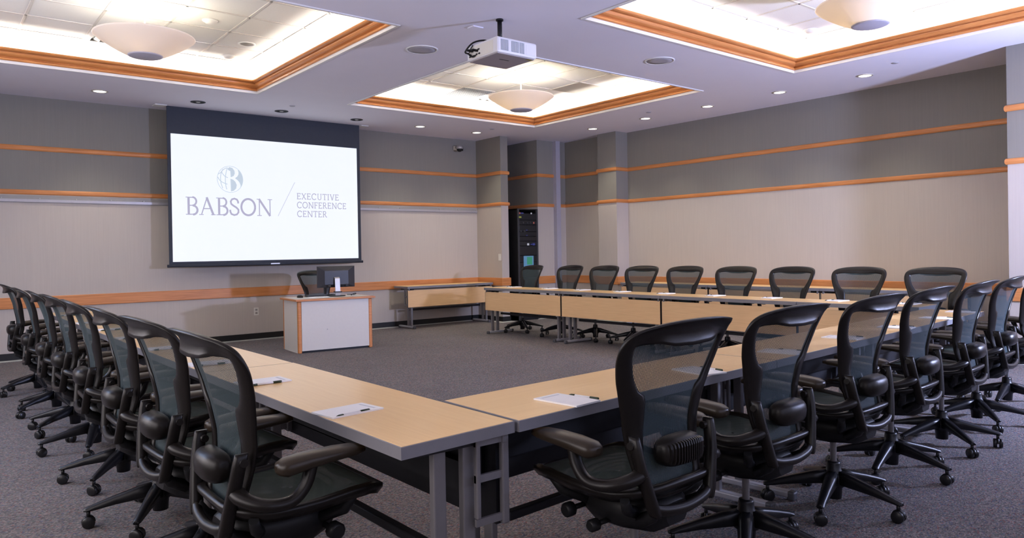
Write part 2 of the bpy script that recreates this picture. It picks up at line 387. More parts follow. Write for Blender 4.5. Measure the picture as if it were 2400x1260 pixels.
def coffer(i, c):
    x0, y0, x1, y1 = c
    X0, Y0, X1, Y1 = x0 - E_, y0 - E_, x1 + E_, y1 + E_
    mb = MB(); t = 0.02   # trough ledge and recess wall
    q = [(X0, Y0), (X1, Y0), (X1, Y1), (X0, Y1)]; p = [(x0, y0), (x1, y0), (x1, y1), (x0, y1)]
    for k in range(4):
        a, b, cc, d = q[k], q[(k + 1) % 4], p[k], p[(k + 1) % 4]
        mb.add([(*cc, H + 0.03), (*d, H + 0.03), (*b, H + 0.03), (*a, H + 0.03)], [(0, 1, 2, 3)])
        mb.add([(*a, H + 0.03), (*b, H + 0.03), (*b, HT + 0.02), (*a, HT + 0.02)], [(0, 1, 2, 3)])
    mb.build('recess_wall', 'cove', ceil_o)
    MB().box((X0, Y0, HT), (X1, Y1, HT + 0.05)).build('tile_panel', 'tile', ceil_o)
    g = MB(); cx, cy = (x0 + x1) / 2, (y0 + y1) / 2
    s = 0.61; gx, gy = GRID[i]
    for k in range(-6, 7):
        xx = gx + k * s; yy = gy + k * s
        if X0 + .05 < xx < X1 - .05: g.box((xx - 0.012, Y0, HT - 0.007), (xx + 0.012, Y1, HT + 0.001))
        if Y0 + .05 < yy < Y1 - .05: g.box((X0, yy - 0.012, HT - 0.007), (X1, yy + 0.012, HT + 0.001))
    g.build('tile_grid', 'tbar', ceil_o)
    def loop(prof):
        rings = []
        for (sx, sy, bx, by) in ((1, 1, x0, y0), (-1, 1, x1, y0), (-1, -1, x1, y1), (1, -1, x0, y1)):
            rings.append([(bx + sx * d, by + sy * d, z) for d, z in prof])
        return rings
    lab = ('left', 'centre', 'right', 'near left')[i]
    wp = [(0.0, H + 0.022), (0.026, H + 0.022), (0.034, H + 0.030), (0.034, H + 0.044), (0.024, H + 0.052), (0.018, H + 0.056), (0.018, H + 0.062), (0.032, H + 0.066), (0.046, H + 0.072), (0.058, H + 0.082), (0.066, H + 0.096), (0.068, H + 0.104), (0.060, H + 0.108), (0.060, H + 0.113), (0.086, H + 0.116), (0.100, H + 0.124), (0.106, H + 0.134), (0.106, H + 0.146), (0.085, H + 0.146), (0.0, H + 0.06)]
    m1 = MB(); m1.loft(loop(wp), cap=False, smooth=False, loop=True)
    struct(m1.build('trim_%d' % (10 + 2 * i), 'oakm'), 'oak crown moulding framing the %s ceiling coffer' % lab, 'trim')
    m2 = MB(); m2.loft(loop([(-0.012, H - 0.010), (0.016, H - 0.010), (0.016, H + 0.022), (-0.012, H + 0.022)]), cap=False, smooth=False, loop=True)
    struct(m2.build('trim_%d' % (11 + 2 * i), 'white'), 'white painted lip around the %s ceiling coffer' % lab, 'trim')
    # cove lamps hidden in the trough
    zc = H + 0.07
    L1, L2 = x1 - x0 + 0.1, y1 - y0 + 0.1
    P = COVE_W[i]
    for (lx, ly, rz, L) in ((cx, y0 - 0.06, 0, L1), (cx, y1 + 0.06, 0, L1), (x0 - 0.06, cy, pi / 2, L2), (x1 + 0.06, cy, pi / 2, L2)):
        lamp('cove_lamp', 'AREA', (lx, ly, zc), P, COVE, (pi, 0, rz), shape='RECTANGLE', size=L, size_y=0.05)
COVE_W = [30, 36, 30, 6]
for i, c in enumerate(COFF): coffer(i, c)

# horizontal oak strips, chair rail, baseboards: swept along the wall faces
def sweep(path, prof):
    """prof: (d, z) with d = distance off the wall to the right of the path direction"""
    P = [Vector(p) for p in path]; rings = []
    for i, p in enumerate(P):
        dirs = []
        if i > 0: dirs.append((P[i] - P[i - 1]).normalized())
        if i < len(P) - 1: dirs.append((P[i + 1] - P[i]).normalized())
        ns = [Vector((d.y, -d.x)) for d in dirs]
        if len(ns) == 2:
            nn = (ns[0] + ns[1]); nn = nn / max(0.2, nn.length_squared) * 2
        else: nn = ns[0]
        rings.append([(p.x + nn.x * d, p.y + nn.y * d, z) for d, z in prof])
    return MB().loft(rings, True, True, False)
def strip_prof(z0, z1, d):
    zc = (z0 + z1) / 2; h = (z1 - z0) / 2
    return [(0, z0), (d * 0.55, z0), (d * 0.9, z0 + h * 0.45), (d, zc), (d * 0.9, z1 - h * 0.45), (d * 0.55, z1), (0, z1)]
def rail_prof(z0, z1, d): return [(0, z0), (d * 0.8, z0), (d, z0 + 0.008), (d, z1 - 0.008), (d * 0.8, z1), (0, z1)]
paths = {'front': [(XL, YF), (8.5, YF), (8.5, 10.77), (8.67, 10.77), (8.67, 11.9)],
         'corner': [(9.40, 11.9), (9.40, 10.77), (9.815, 10.77)],
         'recess': [(9.925, 10.77), (10.14, 10.77), (10.14, 9.66), (9.93, 9.66), (9.93, 9.20), (XR, 9.20), (XR, 2.85)],
         'pier': [(XR, 2.85), (9.31, 2.85), (9.31, YR)]}
pl = {'front': 'along the screen wall and wing wall', 'corner': 'beside the equipment rack', 'recess': 'along the right wall and pilaster', 'pier': 'around the right pier'}
tn = 1
for k, pth in paths.items():
    for nm, prof, mt in (('upper oak strip', strip_prof(2.742, 2.808, 0.024), 'oakx'), ('middle oak strip', strip_prof(2.165, 2.228, 0.024), 'oakx'), ('wide oak chair rail', rail_prof(0.675, 0.822, 0.022), 'oakx')):
        struct(sweep(pth, prof).build('trim_%d' % (tn + 20), mt), '%s %s' % (nm, pl[k]), 'trim'); tn += 1
    struct(sweep(pth, [(0, 0.0), (0.012, 0.0), (0.012, 0.095), (0.006, 0.1), (0, 0.1)]).build('baseboard_' + k, 'baseb'), 'black vinyl baseboard %s' % pl[k], 'baseboard')
    struct(sweep(pth, [(0.012, 0.0), (0.075, 0.0), (0.06, 0.006), (0.012, 0.012)]).build('trim_%d' % (tn + 20), 'floorstrip'), 'pale grey strip at floor level %s' % pl[k], 'trim'); tn += 1  # pale grey strip on the floor against the baseboard
struct(MB().box((9.815, 10.68, 0), (9.925, 10.80, H)).build('trim_60', 'post'), 'slim lavender grey steel post in the corner', 'trim')
# aluminium display rail on the screen wall
t = empty('display_rail', (0, 0, 0), label='slim aluminium display rail under the oak strip of the screen wall', cat='rail')
MB().box((XL, YF - 0.010, 2.060), (8.49, YF, 2.152)).build('rail_plate', 'railp', t)
MB().box((XL, YF - 0.028, 2.068), (8.49, YF - 0.010, 2.104)).build('rail_channel', 'rail', t)
rr_ = MB()
for k in range(24): rr_.cyl((-1.2 + k * 0.42, YF - 0.036, 2.115), (-1.2 + k * 0.42, YF - 0.02, 2.115), 0.008, 8)
rr_.build('rail_clips', 'silver', t)

# ------------------------------------------------------------------ office chair
def chair_proto():
    root = empty('office_chair', (0, 0, 0))
    # --- base
    b = MB(); b.lathe([(0.0, 0.225), (0.030, 0.225), (0.033, 0.215), (0.036, 0.185), (0.052, 0.165), (0.055, 0.105), (0.040, 0.095), (0.036, 0.04), (0.0, 0.038)], 18)
    for k in range(5):
        th = 2 * pi * k / 5; R = Matrix.Rotation(th, 3, 'Z')
        rings = []
        for x, w_, zt, zb in ((0.03, 0.030, 0.182, 0.115), (0.10, 0.027, 0.168, 0.108), (0.20, 0.023, 0.140, 0.098), (0.29, 0.020, 0.112, 0.084), (0.325, 0.019, 0.100, 0.080), (0.338, 0.012, 0.096, 0.082)):
            ring = []
            for yy, zz in ((-w_, zb + 0.006), (-w_ * .6, zb), (w_ * .6, zb), (w_, zb + 0.006), (w_, zt - 0.012), (w_ * .55, zt), (-w_ * .55, zt), (-w_, zt - 0.012)):
                ring.append(R @ Vector((x, yy, zz)))
            rings.append(ring)
        b.loft(rings, True, True, True)
    base = b.build('base', 'base', root)
    c = MB()
    for s in (-1, 1):
        c.loft([[(s * xx, 0.029 * rr2 * cos(2 * pi * k / 16), 0.029 + 0.029 * rr2 * sin(2 * pi * k / 16)) for k in range(16)] for xx, rr2 in ((0.006, 0.7), (0.006, 1), (0.022, 1), (0.026, 0.85), (0.026, 0.01))], True, True, True)
    hood = []
    for k in range(9):
        th = pi * k / 8
        hood.append([(xx, (0.031) * cos(th), 0.030 + 0.031 * sin(th)) for xx in (-0.006, 0.006)] + [(xx, 0.012 * cos(th), 0.030 + 0.012 * sin(th)) for xx in (0.006, -0.006)])
    c.loft(hood, True, True, True)
    c.cyl((0, 0.0, 0.05), (0, 0.0, 0.088), 0.009, 10)
    cme = None
    for k in range(5):
        th = 2 * pi * k / 5
        if cme is None: co = c.build('caster', 'wheel', base); cme = co.data
        else:
            co = bpy.data.objects.new('caster', cme); C.objects.link(co); co.parent = base
        co.location = (0.318 * cos(th), 0.318 * sin(th), 0); co.rotation_euler = (0, 0, th + 0.9 + k * 1.3)
    # --- column and mechanism
    MB().lathe([(0.0, 0.20), (0.0155, 0.20), (0.0155, 0.35), (0.024, 0.352), (0.024, 0.39), (0.0, 0.39)], 16).build('gas_column', 'chrome', root)
    k_ = MB()
    rings = []
    for y, hw, zb, zt in ((-0.19, 0.06, 0.375, 0.45), (-0.15, 0.11, 0.350, 0.465), (-0.03, 0.135, 0.338, 0.470), (0.10, 0.13, 0.335, 0.470), (0.17, 0.10, 0.355, 0.465), (0.21, 0.05, 0.39, 0.455)):
        rings.append([(hw * cos(2 * pi * q / 16) * (1.0), y, (zb + zt) / 2 + (zt - zb) / 2 * max(-1, min(1, 1.35 * sin(2 * pi * q / 16)))) for q in range(16)])
    k_.loft(rings)
    for s in (-1, 1):
        k_.tube([(s * 0.10, -0.12, 0.39), (s * 0.135, -0.19, 0.43), (s * 0.14, -0.215, 0.47)], [0.026, 0.022, 0.018], 10)
        k_.tube([(s * 0.08, 0.10, 0.40), (s * 0.19, 0.17, 0.45), (s * 0.225, 0.19, 0.505)], [0.022, 0.02, 0.016], 10)
        k_.tube([(s * 0.08, -0.08, 0.40), (s * 0.19, -0.13, 0.45), (s * 0.225, -0.15, 0.495)], [0.022, 0.02, 0.016], 10)
    k_.build('tilt_mechanism', 'dark', root)
    for s, y, z, r in ((-1, 0.14, 0.385, 0.026), (1, 0.13, 0.385, 0.030), (-1, 0.02, 0.36, 0.022)):
        kb = MB(); kb.tube([(s * 0.10, y, z), (s * 0.17, y + .01, z - 0.005)], 0.010, 8)
        kb.lathe([(0, -0.022), (r * .8, -0.022), (r, -0.012), (r, 0.012), (r * .8, 0.022), (0, 0.022)], 12)
        n0 = 0
        kb2 = MB(); kb2.tube([(s * 0.10, y, z), (s * 0.165, y + .01, z - 0.005)], 0.010, 8)
        kb2.tube([(s * 0.158, y + .01, z - .006), (s * 0.163, y + .01, z - .006), (s * 0.193, y + .012, z - .006), (s * 0.200, y + .012, z - .006)], [r * .75, r, r, r * .7], 10)
        kb2.build('tilt_knob', 'dark', root)
    # --- seat
    def seat_z(x, y):
        zc = interp(y, [(-0.22, 0.520), (-0.10, 0.504), (0.05, 0.508), (0.18, 0.520), (0.26, 0.517), (0.31, 0.502), (0.345, 0.480)])
        return zc
    out = []
    N = 72
    for k in range(N):
        th = 2 * pi * k / N; cx, sy = cos(th), sin(th)
        e = 0.42
        x = 0.262 * math.copysign(abs(cx) ** e, cx); y = 0.060 + 0.280 * math.copysign(abs(sy) ** (0.5 if sy > 0 else 0.6), sy)
        x *= interp(y, [(-0.22, 0.93), (0.0, 1.0), (0.2, 0.99), (0.34, 0.93)])
        out.append((x, y))
    rings = []
    for k in range(N):
        p = Vector(out[k]); t_ = (Vector(out[(k + 1) % N]) - Vector(out[k - 1])).normalized(); n_ = Vector((-t_.y, t_.x))
        w_ = 0.038
        z = seat_z(p.x, p.y) + 0.006
        q = p + n_ * w_
        zi = seat_z(q.x, q.y)
        pm = p + n_ * w_ * 0.5
        rings.append([(p.x, p.y, z - 0.010), (p.x, p.y, z + 0.004), (pm.x, pm.y, z + 0.010), (q.x, q.y, zi + 0.004), (q.x, q.y, zi - 0.008), (pm.x, pm.y, z - 0.034)])
    MB().loft(rings, False, True, True, True).build('seat_frame', 'graph', root)
    rings = []
    for s_ in (0.93, 0.75, 0.5, 0.25, 0.02):
        rings.append([(0.0 + p[0] * s_, 0.06 + (p[1] - 0.06) * s_, seat_z(0, 0.06 + (p[1] - 0.06) * s_) + 0.002 - 0.012 * (1 - s_)) for p in out])
    MB().loft(rings, False, True, True).build('seat_mesh', 'seatm', root)
    # --- back
    prof = [(0.44, -0.185), (0.50, -0.182), (0.56, -0.172), (0.64, -0.160), (0.72, -0.163), (0.80, -0.178), (0.88, -0.198), (0.96, -0.224), (1.03, -0.252), (1.08, -0.275)]
    def by(x, z): return interp(z, prof) + 0.60 * min(abs(x), 0.28) ** 2 * interp(z, [(0.45, 0.6), (0.7, 1.3), (0.95, 1.0), (1.08, 0.75)])
    half = [(0.0, 0.472), (0.07, 0.474), (0.128, 0.486), (0.164, 0.52), (0.182, 0.58), (0.196, 0.66), (0.212, 0.74), (0.238, 0.82), (0.266, 0.895), (0.283, 0.955), (0.287, 0.995), (0.275, 1.030), (0.240, 1.055), (0.170, 1.071), (0.085, 1.078), (0.0, 1.080)]
    hs = spline(half, 60)
    O = [(p.x, p.y) for p in hs] + [(-p.x, p.y) for p in hs[-2:0:-1]]
    n = len(O); rings = []; mid = []
    def wid(x, z):
        if z > 1.0: return interp(abs(x), [(0.0, 0.090), (0.10, 0.084), (0.17, 0.066), (0.24, 0.056), (0.28, 0.052)])
        return interp(z, [(0.46, 0.030), (0.52, 0.040), (0.60, 0.058), (0.70, 0.076), (0.785, 0.094), (0.800, 0.090), (0.825, 0.066), (0.88, 0.056), (1.0, 0.052)])
    for k in range(n):
        p = Vector(O[k]); t_ = (Vector(O[(k + 1) % n]) - Vector(O[k - 1])).normalized(); n_ = Vector((-t_.y, t_.x))
        if (Vector((0, 0.78)) - p).dot(n_) < 0: n_ = -n_
        w_ = wid(p.x, p.y); T = interp(p.y, [(0.98, 0.0), (1.045, 1.0)]) * interp(abs(p.x), [(0.0, 1.0), (0.20, 0.95), (0.28, 0.35)])
        fr, bk = [], []
        th_ = 0.013
        for s_ in (0, 0.12, 0.35, 0.6, 0.85, 1.0):
            q = p + n_ * (w_ * s_); y = by(q.x, q.y)
            lip = T * (0.040 * (max(0, 1 - s_ / 0.45)) ** 2 + 0.036 * max(0, (s_ - 0.45) / 0.55) ** 1.6 * interp(abs(p.x), [(0.12, 1.0), (0.22, 0.2)]))
            e = 1 - 0.75 * (abs(2 * s_ - 1) ** 3)
            fr.append((q.x, y + th_ * e - T * 0.4 * lip, q.y)); bk.append((q.x, y - th_ * e - lip, q.y))
        rings.append(fr + bk[::-1])
        q = p + n_ * (w_ * 0.6); mid.append((q.x, q.y))
    MB().loft(rings, False, True, True, True).build('back_frame', 'graph', root)
    right = [q for q in mid[:61] if q[0] >= 0]
    right.sort(key=lambda q: q[1])
    rings = []
    for i in range(25):
        z = right[0][1] + (right[-1][1] - right[0][1]) * i / 24
        tab = [(q[1], q[0]) for q in right]
        hw = max(0.01, interp(z, tab))
        if i == 0: hw = 0.07
        if i == 24: hw = 0.12
        rings.append([(hw * u, by(hw * u, z) + 0.002, z) for u in [-1 + j / 7 for j in range(15)]])
    MB().loft(rings, False, False, True).build('back_mesh', 'pell', root)
    # --- uprights with bottom arc
    u = MB()
    def bar(path, w2, t2):
        rg = []
        for i, (x, y, z) in enumerate(path):
            q = w2[i] if isinstance(w2, list) else w2
            rg.append([(x + q * a, y + t2 * b2, z) for a, b2 in ((-1, -.6), (-.6, -1), (.6, -1), (1, -.6), (1, .6), (.6, 1), (-.6, 1), (-1, .6))])
        return rg
    for s in (-1, 1):
        u.loft(bar([(s * 0.207, -0.178, 0.702), (s * 0.208, -0.180, 0.692), (s * 0.206, -0.186, 0.665), (s * 0.197, -0.196, 0.60), (s * 0.180, -0.204, 0.54), (s * 0.160, -0.212, 0.47), (s * 0.150, -0.214, 0.445), (s * 0.148, -0.214, 0.436)], [0.007, 0.012, 0.014, 0.015, 0.017, 0.019, 0.017, 0.010], 0.020))
        u.tube([(s * 0.180, -0.172, 0.675), (s * 0.226, -0.176, 0.675)], 0.013, 10)
    u.tube(spline([(0.152, -0.212, 0.462), (0.10, -0.222, 0.448), (0.0, -0.228, 0.440), (-0.10, -0.222, 0.448), (-0.152, -0.212, 0.462)], 16), 0.017, 10, flat=1.1)
    u.build('back_support', 'graph', root)
    # --- lumbar pad
    l = MB(); rings = []
    for i in range(13):
        a = -pi / 2 + pi * i / 12; x = 0.106 * math.copysign(abs(sin(a)) ** 0.6, sin(a)); sc = max(0.02, cos(a) ** 0.6)
        rings.append([(x, by(x, 0.635) - 0.036 - 0.056 * sc * math.copysign(abs(cos(2 * pi * q / 16)) ** 0.8, cos(2 * pi * q / 16)) * (1.0 if cos(2 * pi * q / 16) > 0 else 0.55), 0.632 + 0.053 * sc * math.copysign(abs(sin(2 * pi * q / 16)) ** 0.7, sin(2 * pi * q / 16))) for q in range(16)])
    l.loft(rings)
    l.build('lumbar_pad', 'graph', root)
    # --- arms
    for s in (-1, 1):
        a = MB()
        a.tube(spline([(s * 0.190, -0.190, 0.578), (s * 0.235, -0.180, 0.566), (s * 0.282, -0.130, 0.550), (s * 0.298, -0.060, 0.552), (s * 0.300, -0.015, 0.590), (s * 0.298, 0.005, 0.640), (s * 0.297, 0.015, 0.672)], 24),
               [0.030 - 0.006 * min(1, i / 12) for i in range(25)], 10, flat=0.8)
        sup = a.build('arm_support', 'graph', root)
        p_ = MB(); rings = []
        for y, hw, zt, zb in ((-0.105, 0.012, 0.668, 0.650), (-0.098, 0.030, 0.678, 0.640), (-0.075, 0.042, 0.688, 0.632), (0.0, 0.046, 0.6945, 0.645), (0.09, 0.047, 0.6955, 0.655), (0.15, 0.044, 0.693, 0.660), (0.18, 0.034, 0.688, 0.665), (0.188, 0.014, 0.682, 0.670)):
            rings.append([(s * 0.297 + hw * math.copysign(abs(cos(2 * pi * q / 16)) ** 0.7, cos(2 * pi * q / 16)), y, (zt + zb) / 2 + (zt - zb) / 2 * math.copysign(abs(sin(2 * pi * q / 16)) ** 0.8, sin(2 * pi * q / 16))) for q in range(16)])
        p_.loft(rings); p_.build('arm_pad', 'arm', sup)
    return root
proto = chair_proto(); first = [True]; CHAIRS = []
def place_chair(x, y, rz, label, group, spin):
    if first[0]: o = proto; first[0] = False
    else: o = copy_tree(proto)
    o.location = (x, y, 0); o.rotation_euler = (0, 0, rz)
    tag(o, label, 'chair', group); CHAIRS.append(o)
    for ch in o.children:
        if ch.name.split('.')[0] == 'base': ch.rotation_euler = (0, 0, spin)
    return o
ORD = ['nearest the camera', 'second from the camera', 'third from the camera', 'fourth from the camera', 'fifth from the camera', 'sixth from the camera', 'seventh from the camera', 'farthest from the camera']
LC = [(0.955, 2.50), (0.955, 3.25), (0.955, 4.03), (0.96, 4.90), (0.965, 5.80), (0.96, 6.58), (0.95, 7.45), (0.95, 8.66)]
for i, (x, y) in enumerate(LC):
    place_chair(x, y, -pi / 2 + random.uniform(-.05, .05), 'black mesh chair at the left table row, %s' % ORD[i], 'mesh chairs along the left table row', random.uniform(0, 1.2))
ROWA = radians(4.2)
RC = [(2.005, 1.80), (2.78, 1.85), (3.60, 1.885), (4.40, 1.955), (5.21, 1.99), (6.02, 2.06), (6.87, 2.13)]
ORDR = ['nearest the camera with a ribbed lumbar pad', 'second from the left', 'third from the left', 'fourth from the left', 'fifth from the left', 'sixth from the left', 'cut off by the right picture edge']
for i, (x, y) in enumerate(RC):
    place_chair(x, y, [0.04, 0.035, 0.035, 0.06, ROWA, ROWA, ROWA + .03][i], 'black mesh chair at the near table row, %s' % ORDR[i], 'mesh chairs along the near table row', random.uniform(0, 1.2))
rb = MB()
for k in range(15):
    x = -0.088 + k * 0.0126; a = math.asin(max(-1, min(1, math.copysign((abs(x) / 0.106) ** (1 / 0.6), x)))); sc_ = cos(a) ** 0.6
    yb = -0.160 - 0.036 - 0.056 * sc_ + 0.6 * x * x * 1.2
    rb.loft([[(x + dx, yb - 0.004 * e, 0.632 + z_) for dx, z_ in ((-.003, -.040 * sc_ * e2), (.003, -.040 * sc_ * e2), (.003, .040 * sc_ * e2), (-.003, .040 * sc_ * e2))] for e, e2 in ((-2.5, 1.0), (0.2, 0.9), (1.2, 0.55))], True, True, False)
rbo = rb.build('lumbar_ribs', 'graph', CHAIRS[8])
FC = [9.27, 8.35, 7.61, 6.88, 6.14, 5.36, 4.62, 3.82, 3.06]
ORDF = ['before the equipment rack', 'second from the rack', 'third from the rack', 'fourth from the rack', 'in the middle of the row', 'sixth from the rack', 'seventh from the rack', 'eighth from the rack', 'at the right end of the row']
for i, y in enumerate(FC):
    place_chair(7.72, y, pi / 2 + random.uniform(-.07, .07), 'dark mesh chair at the far table row, %s' % ORDF[i], 'mesh chairs along the far table row', random.uniform(0, 1.2))
place_chair(4.74, 10.36, pi + 0.12, 'dark mesh office chair behind the presenter desk and monitor', None, 0.3)

# ------------------------------------------------------------------ training tables
TZ = 0.737; TH = 0.040; D = 0.462; TABLES = []
def table(L, name_label, group, loc, rz, skew=(0, 0), posts=(0.285, 0.385)):
    """local x along the table 0..L, local y 0..D; modesty side at y=D"""
    root = empty('training_table', (*loc, 0), rz, label=name_label, cat='table', group=group)
    g = 0.0015
    x0a, x0b, x1a, x1b = g + skew[0] * 0, g + skew[0], L - g, L - g + skew[1]
    e = 0.003
    A = [(x0a, 0), (x1a, 0), (x1b, D), (x0b, D)]
    def inset(d): return [(A[0][0] + d, d), (A[1][0] - d, d), (A[2][0] - d, D - d), (A[3][0] + d, D - d)]
    mb = MB(); I = inset(e)
    mb.loft([[(x, y, TZ - TH + 0.004) for x, y in I], [(x, y, TZ - 0.001) for x, y in I], [(x, y, TZ) for x, y in inset(e + 0.002)]], True, True, False)
    mb.build('tabletop', 'lam', root)
    eb = MB(); prof = []
    eb.loft([[(*A[k], TZ - TH), (*A[k], TZ - 0.0025), (*I[k], TZ - 0.0008), (*I[k], TZ - TH)] for k in range(4)], False, True, False, True)
    eb.build('edge_band', 'edge', root)
    for xs in (0.115, L - 0.115):
        for yy in posts:
            p = MB(); p.box((xs - 0.015, yy - 0.024, 0.035), (xs + 0.015, yy + 0.024, TZ - TH - 0.02), bev=0.005); p.build('leg_post', 'alu', root)
        f = MB(); f.box((xs - 0.024, -0.01, 0.012), (xs + 0.024, D + 0.01, 0.046), bev=0.008)
        ft = f.build('foot', 'footm', root)
        for yy in (-0.012, D + 0.012):
            MB().box((xs - 0.025, yy - 0.02, 0.0), (xs + 0.025, yy + 0.02, 0.048), bev=0.01).build('foot_cap', 'foot', ft)
        b = MB(); b.box((xs - 0.035, 0.10, TZ - TH - 0.028), (xs + 0.035, D - 0.04, TZ - TH)); b.build('top_bracket', 'tray', root)
    MB().box((0.15, D / 2 - 0.018, 0.30), (L - 0.15, D / 2 + 0.018, 0.335), bev=0.005).build('stretcher', 'tray', root)
    xa_, xb_ = 0.012 + skew[0], L - (0.07 if posts[0] < .25 else 0.012) + skew[1]
    MB().box((xa_, D - 0.030, 0.375), (xb_, D - 0.014, 0.668), bev=0.002).build('modesty_panel', 'lamp', root)
    pb = MB(); pb.box((xa_ - .003, D - 0.034, 0.376), (xb_ + .003, D - 0.0302, 0.667)); pb.box((xa_ - .003, D - 0.0302, 0.376), (xa_ - .0003, D - 0.0145, 0.667)); pb.box((xb_ + .0003, D - 0.0302, 0.376), (xb_ + .003, D - 0.0145, 0.667))
    pb.build('panel_backing', 'tray', root)
    TABLES.append((root, L, posts))
    r_ = MB(); r_.box((0.16, D / 2 + 0.085, 0.50), (L - 0.16, D - 0.05, 0.504)); r_.box((0.16, D / 2 + 0.085, 0.50), (L - 0.16, D / 2 + 0.089, 0.60)); r_.box((0.16, D - 0.054, 0.50), (L - 0.16, D - 0.05, 0.66))
    r_.build('cable_tray', 'tray', root)
    for xs in (0.04 + skew[0], L - 0.04 + skew[1]):
        q = MB(); y1 = D - (0.004 if posts[0] < .25 and xs > 1 else 0.032); y0_ = y1 - 0.138
        s = 0.011
        q.box((xs - s, y1 - 0.03, 0.385), (xs + s, y1, 0.692), bev=0.006)
        q.box((xs - s, y0_, 0.425), (xs + s, y0_ + 0.018, 0.697), bev=0.005)
        q.box((xs - s * .5, y0_, 0.40), (xs + s * .5, y1, 0.425)); q.box((xs - s * .5, y0_, 0.545), (xs + s * .5, y1, 0.57)); q.box((xs - s * .5, y0_, 0.665), (xs + s * .5, y1, 0.69))
        q.build('panel_bracket', 'alu', root)
        for xx in (xs, ):
            MB().box((xx - 0.012, D - 0.032, 0.66), (xx + 0.012, D - 0.012, TZ - TH), bev=0.003).build('panel_hinge', 'alu', root)
    return root
# left row: user side faces -x, so local y -> +x means rotate -90: local x -> -y.
def ltable(y0, y1, x, lab, grp, skew=(0, 0), posts=(0.285, 0.385)):
    return table(y1 - y0, lab, grp, (x, y1), -pi / 2, skew, posts)
GL = 'training tables of the left row'
LY = [1.905, 3.81, 5.63, 7.45, 9.27]
ltl = ['maple training table at the near corner under two white notepads', 'maple training table second along the left row', 'maple training table third along the left row', 'maple training table ending the left row towards the screen wall']
for i in range(4):
    ltable(LY[i] + (0.001), LY[i + 1], 1.113 - (0.004 if i % 2 else 0), ltl[i], GL, (0, -0.034) if i == 0 else (0, 0), (0.20, 0.315) if i == 0 else (0.285, 0.385))
# near row (rotated 4.2 deg): user side faces -y, modesty side at +y
GN = 'training tables of the near row'
sx, sy_ = 1.585, 1.934
ntl = ['maple training table beside the corner with one pad and pen', 'maple training table in the middle of the near row', 'maple training table at the right end of the near row']
for i in range(3):
    d = i * 1.815 + 0.002
    table(1.812, ntl[i], GN, (sx + d * cos(ROWA), sy_ + d * sin(ROWA)), ROWA, (0.038, 0) if i == 0 else (0, 0))
GF = 'training tables of the far row'
FY = [9.523, 7.722, 5.914, 4.11, 2.90]
ftl = ['maple training table at the rack end of the far row', 'maple training table second in the far row with modesty panel', 'maple training table third in the far row', 'shorter maple training table at the right end of the far row']
for i in range(4):
    y1, y0 = FY[i], FY[i + 1]
    # user side +x, modesty side -x: local x -> +y, local y -> -x
    table(y1 - y0 - 0.003, ftl[i], GF, (7.595, y0 + 0.0015), pi / 2)
table(1.85, 'maple side table standing against the screen wall in the corner', None, (6.59 + 1.85, 11.44), pi)
GS = 'side tables along the right wall'
for i, (a, b) in enumerate(((7.02, 8.85), (5.19, 7.02), (3.36, 5.19))):
    table(b - a - 0.003, ['maple side table by the right wall nearest the pilaster', 'maple side table in the middle along the right wall', 'maple side table by the right wall nearest the pier'][i], GS, (10.07, a + 0.0015), pi / 2)

# turn each five-arm base so its casters clear the table legs, as they stand in the room
def spin_bases():
    obst = []
    for t, L, ps in TABLES:
        R = Matrix.Rotation(t.rotation_euler.z, 2)
        o2 = Vector(t.location[:2])
        for xs in (0.115, L - 0.115): obst.append((R, o2, xs, ps))
    for c in CHAIRS:
        b = [ch for ch in c.children if ch.name.split('.')[0] == 'base'][0]
        p = Vector(c.location[:2]); best = None
        for k in range(48):
            sp = (b.rotation_euler.z + k * radians(72) / 48); bad = 0.0
            for a in range(5):
                th = c.rotation_euler.z + sp + a * radians(72)
                for r in (0.12, 0.18, 0.24, 0.285, 0.318, 0.35):
                    q = p + Vector((cos(th), sin(th))) * r
                    for R, o2, xs, ps in obst:
                        l = R.transposed() @ (q - o2); dx = abs(l.x - xs); m_ = 0.045 if r > 0.28 else 0.030
                        for yy in ps:
                            bad += max(0, 0.016 + m_ - dx) * max(0, 0.026 + m_ - abs(l.y - yy)) * 40
                        if r > 0.28 and -0.085 < l.y < D + .085: bad += max(0, 0.026 + 0.040 - dx)
            if best is None or bad < best[0] - 1e-9: best = (bad, sp)
            if best[0] == 0: break
        b.rotation_euler.z = best[1]
spin_bases()
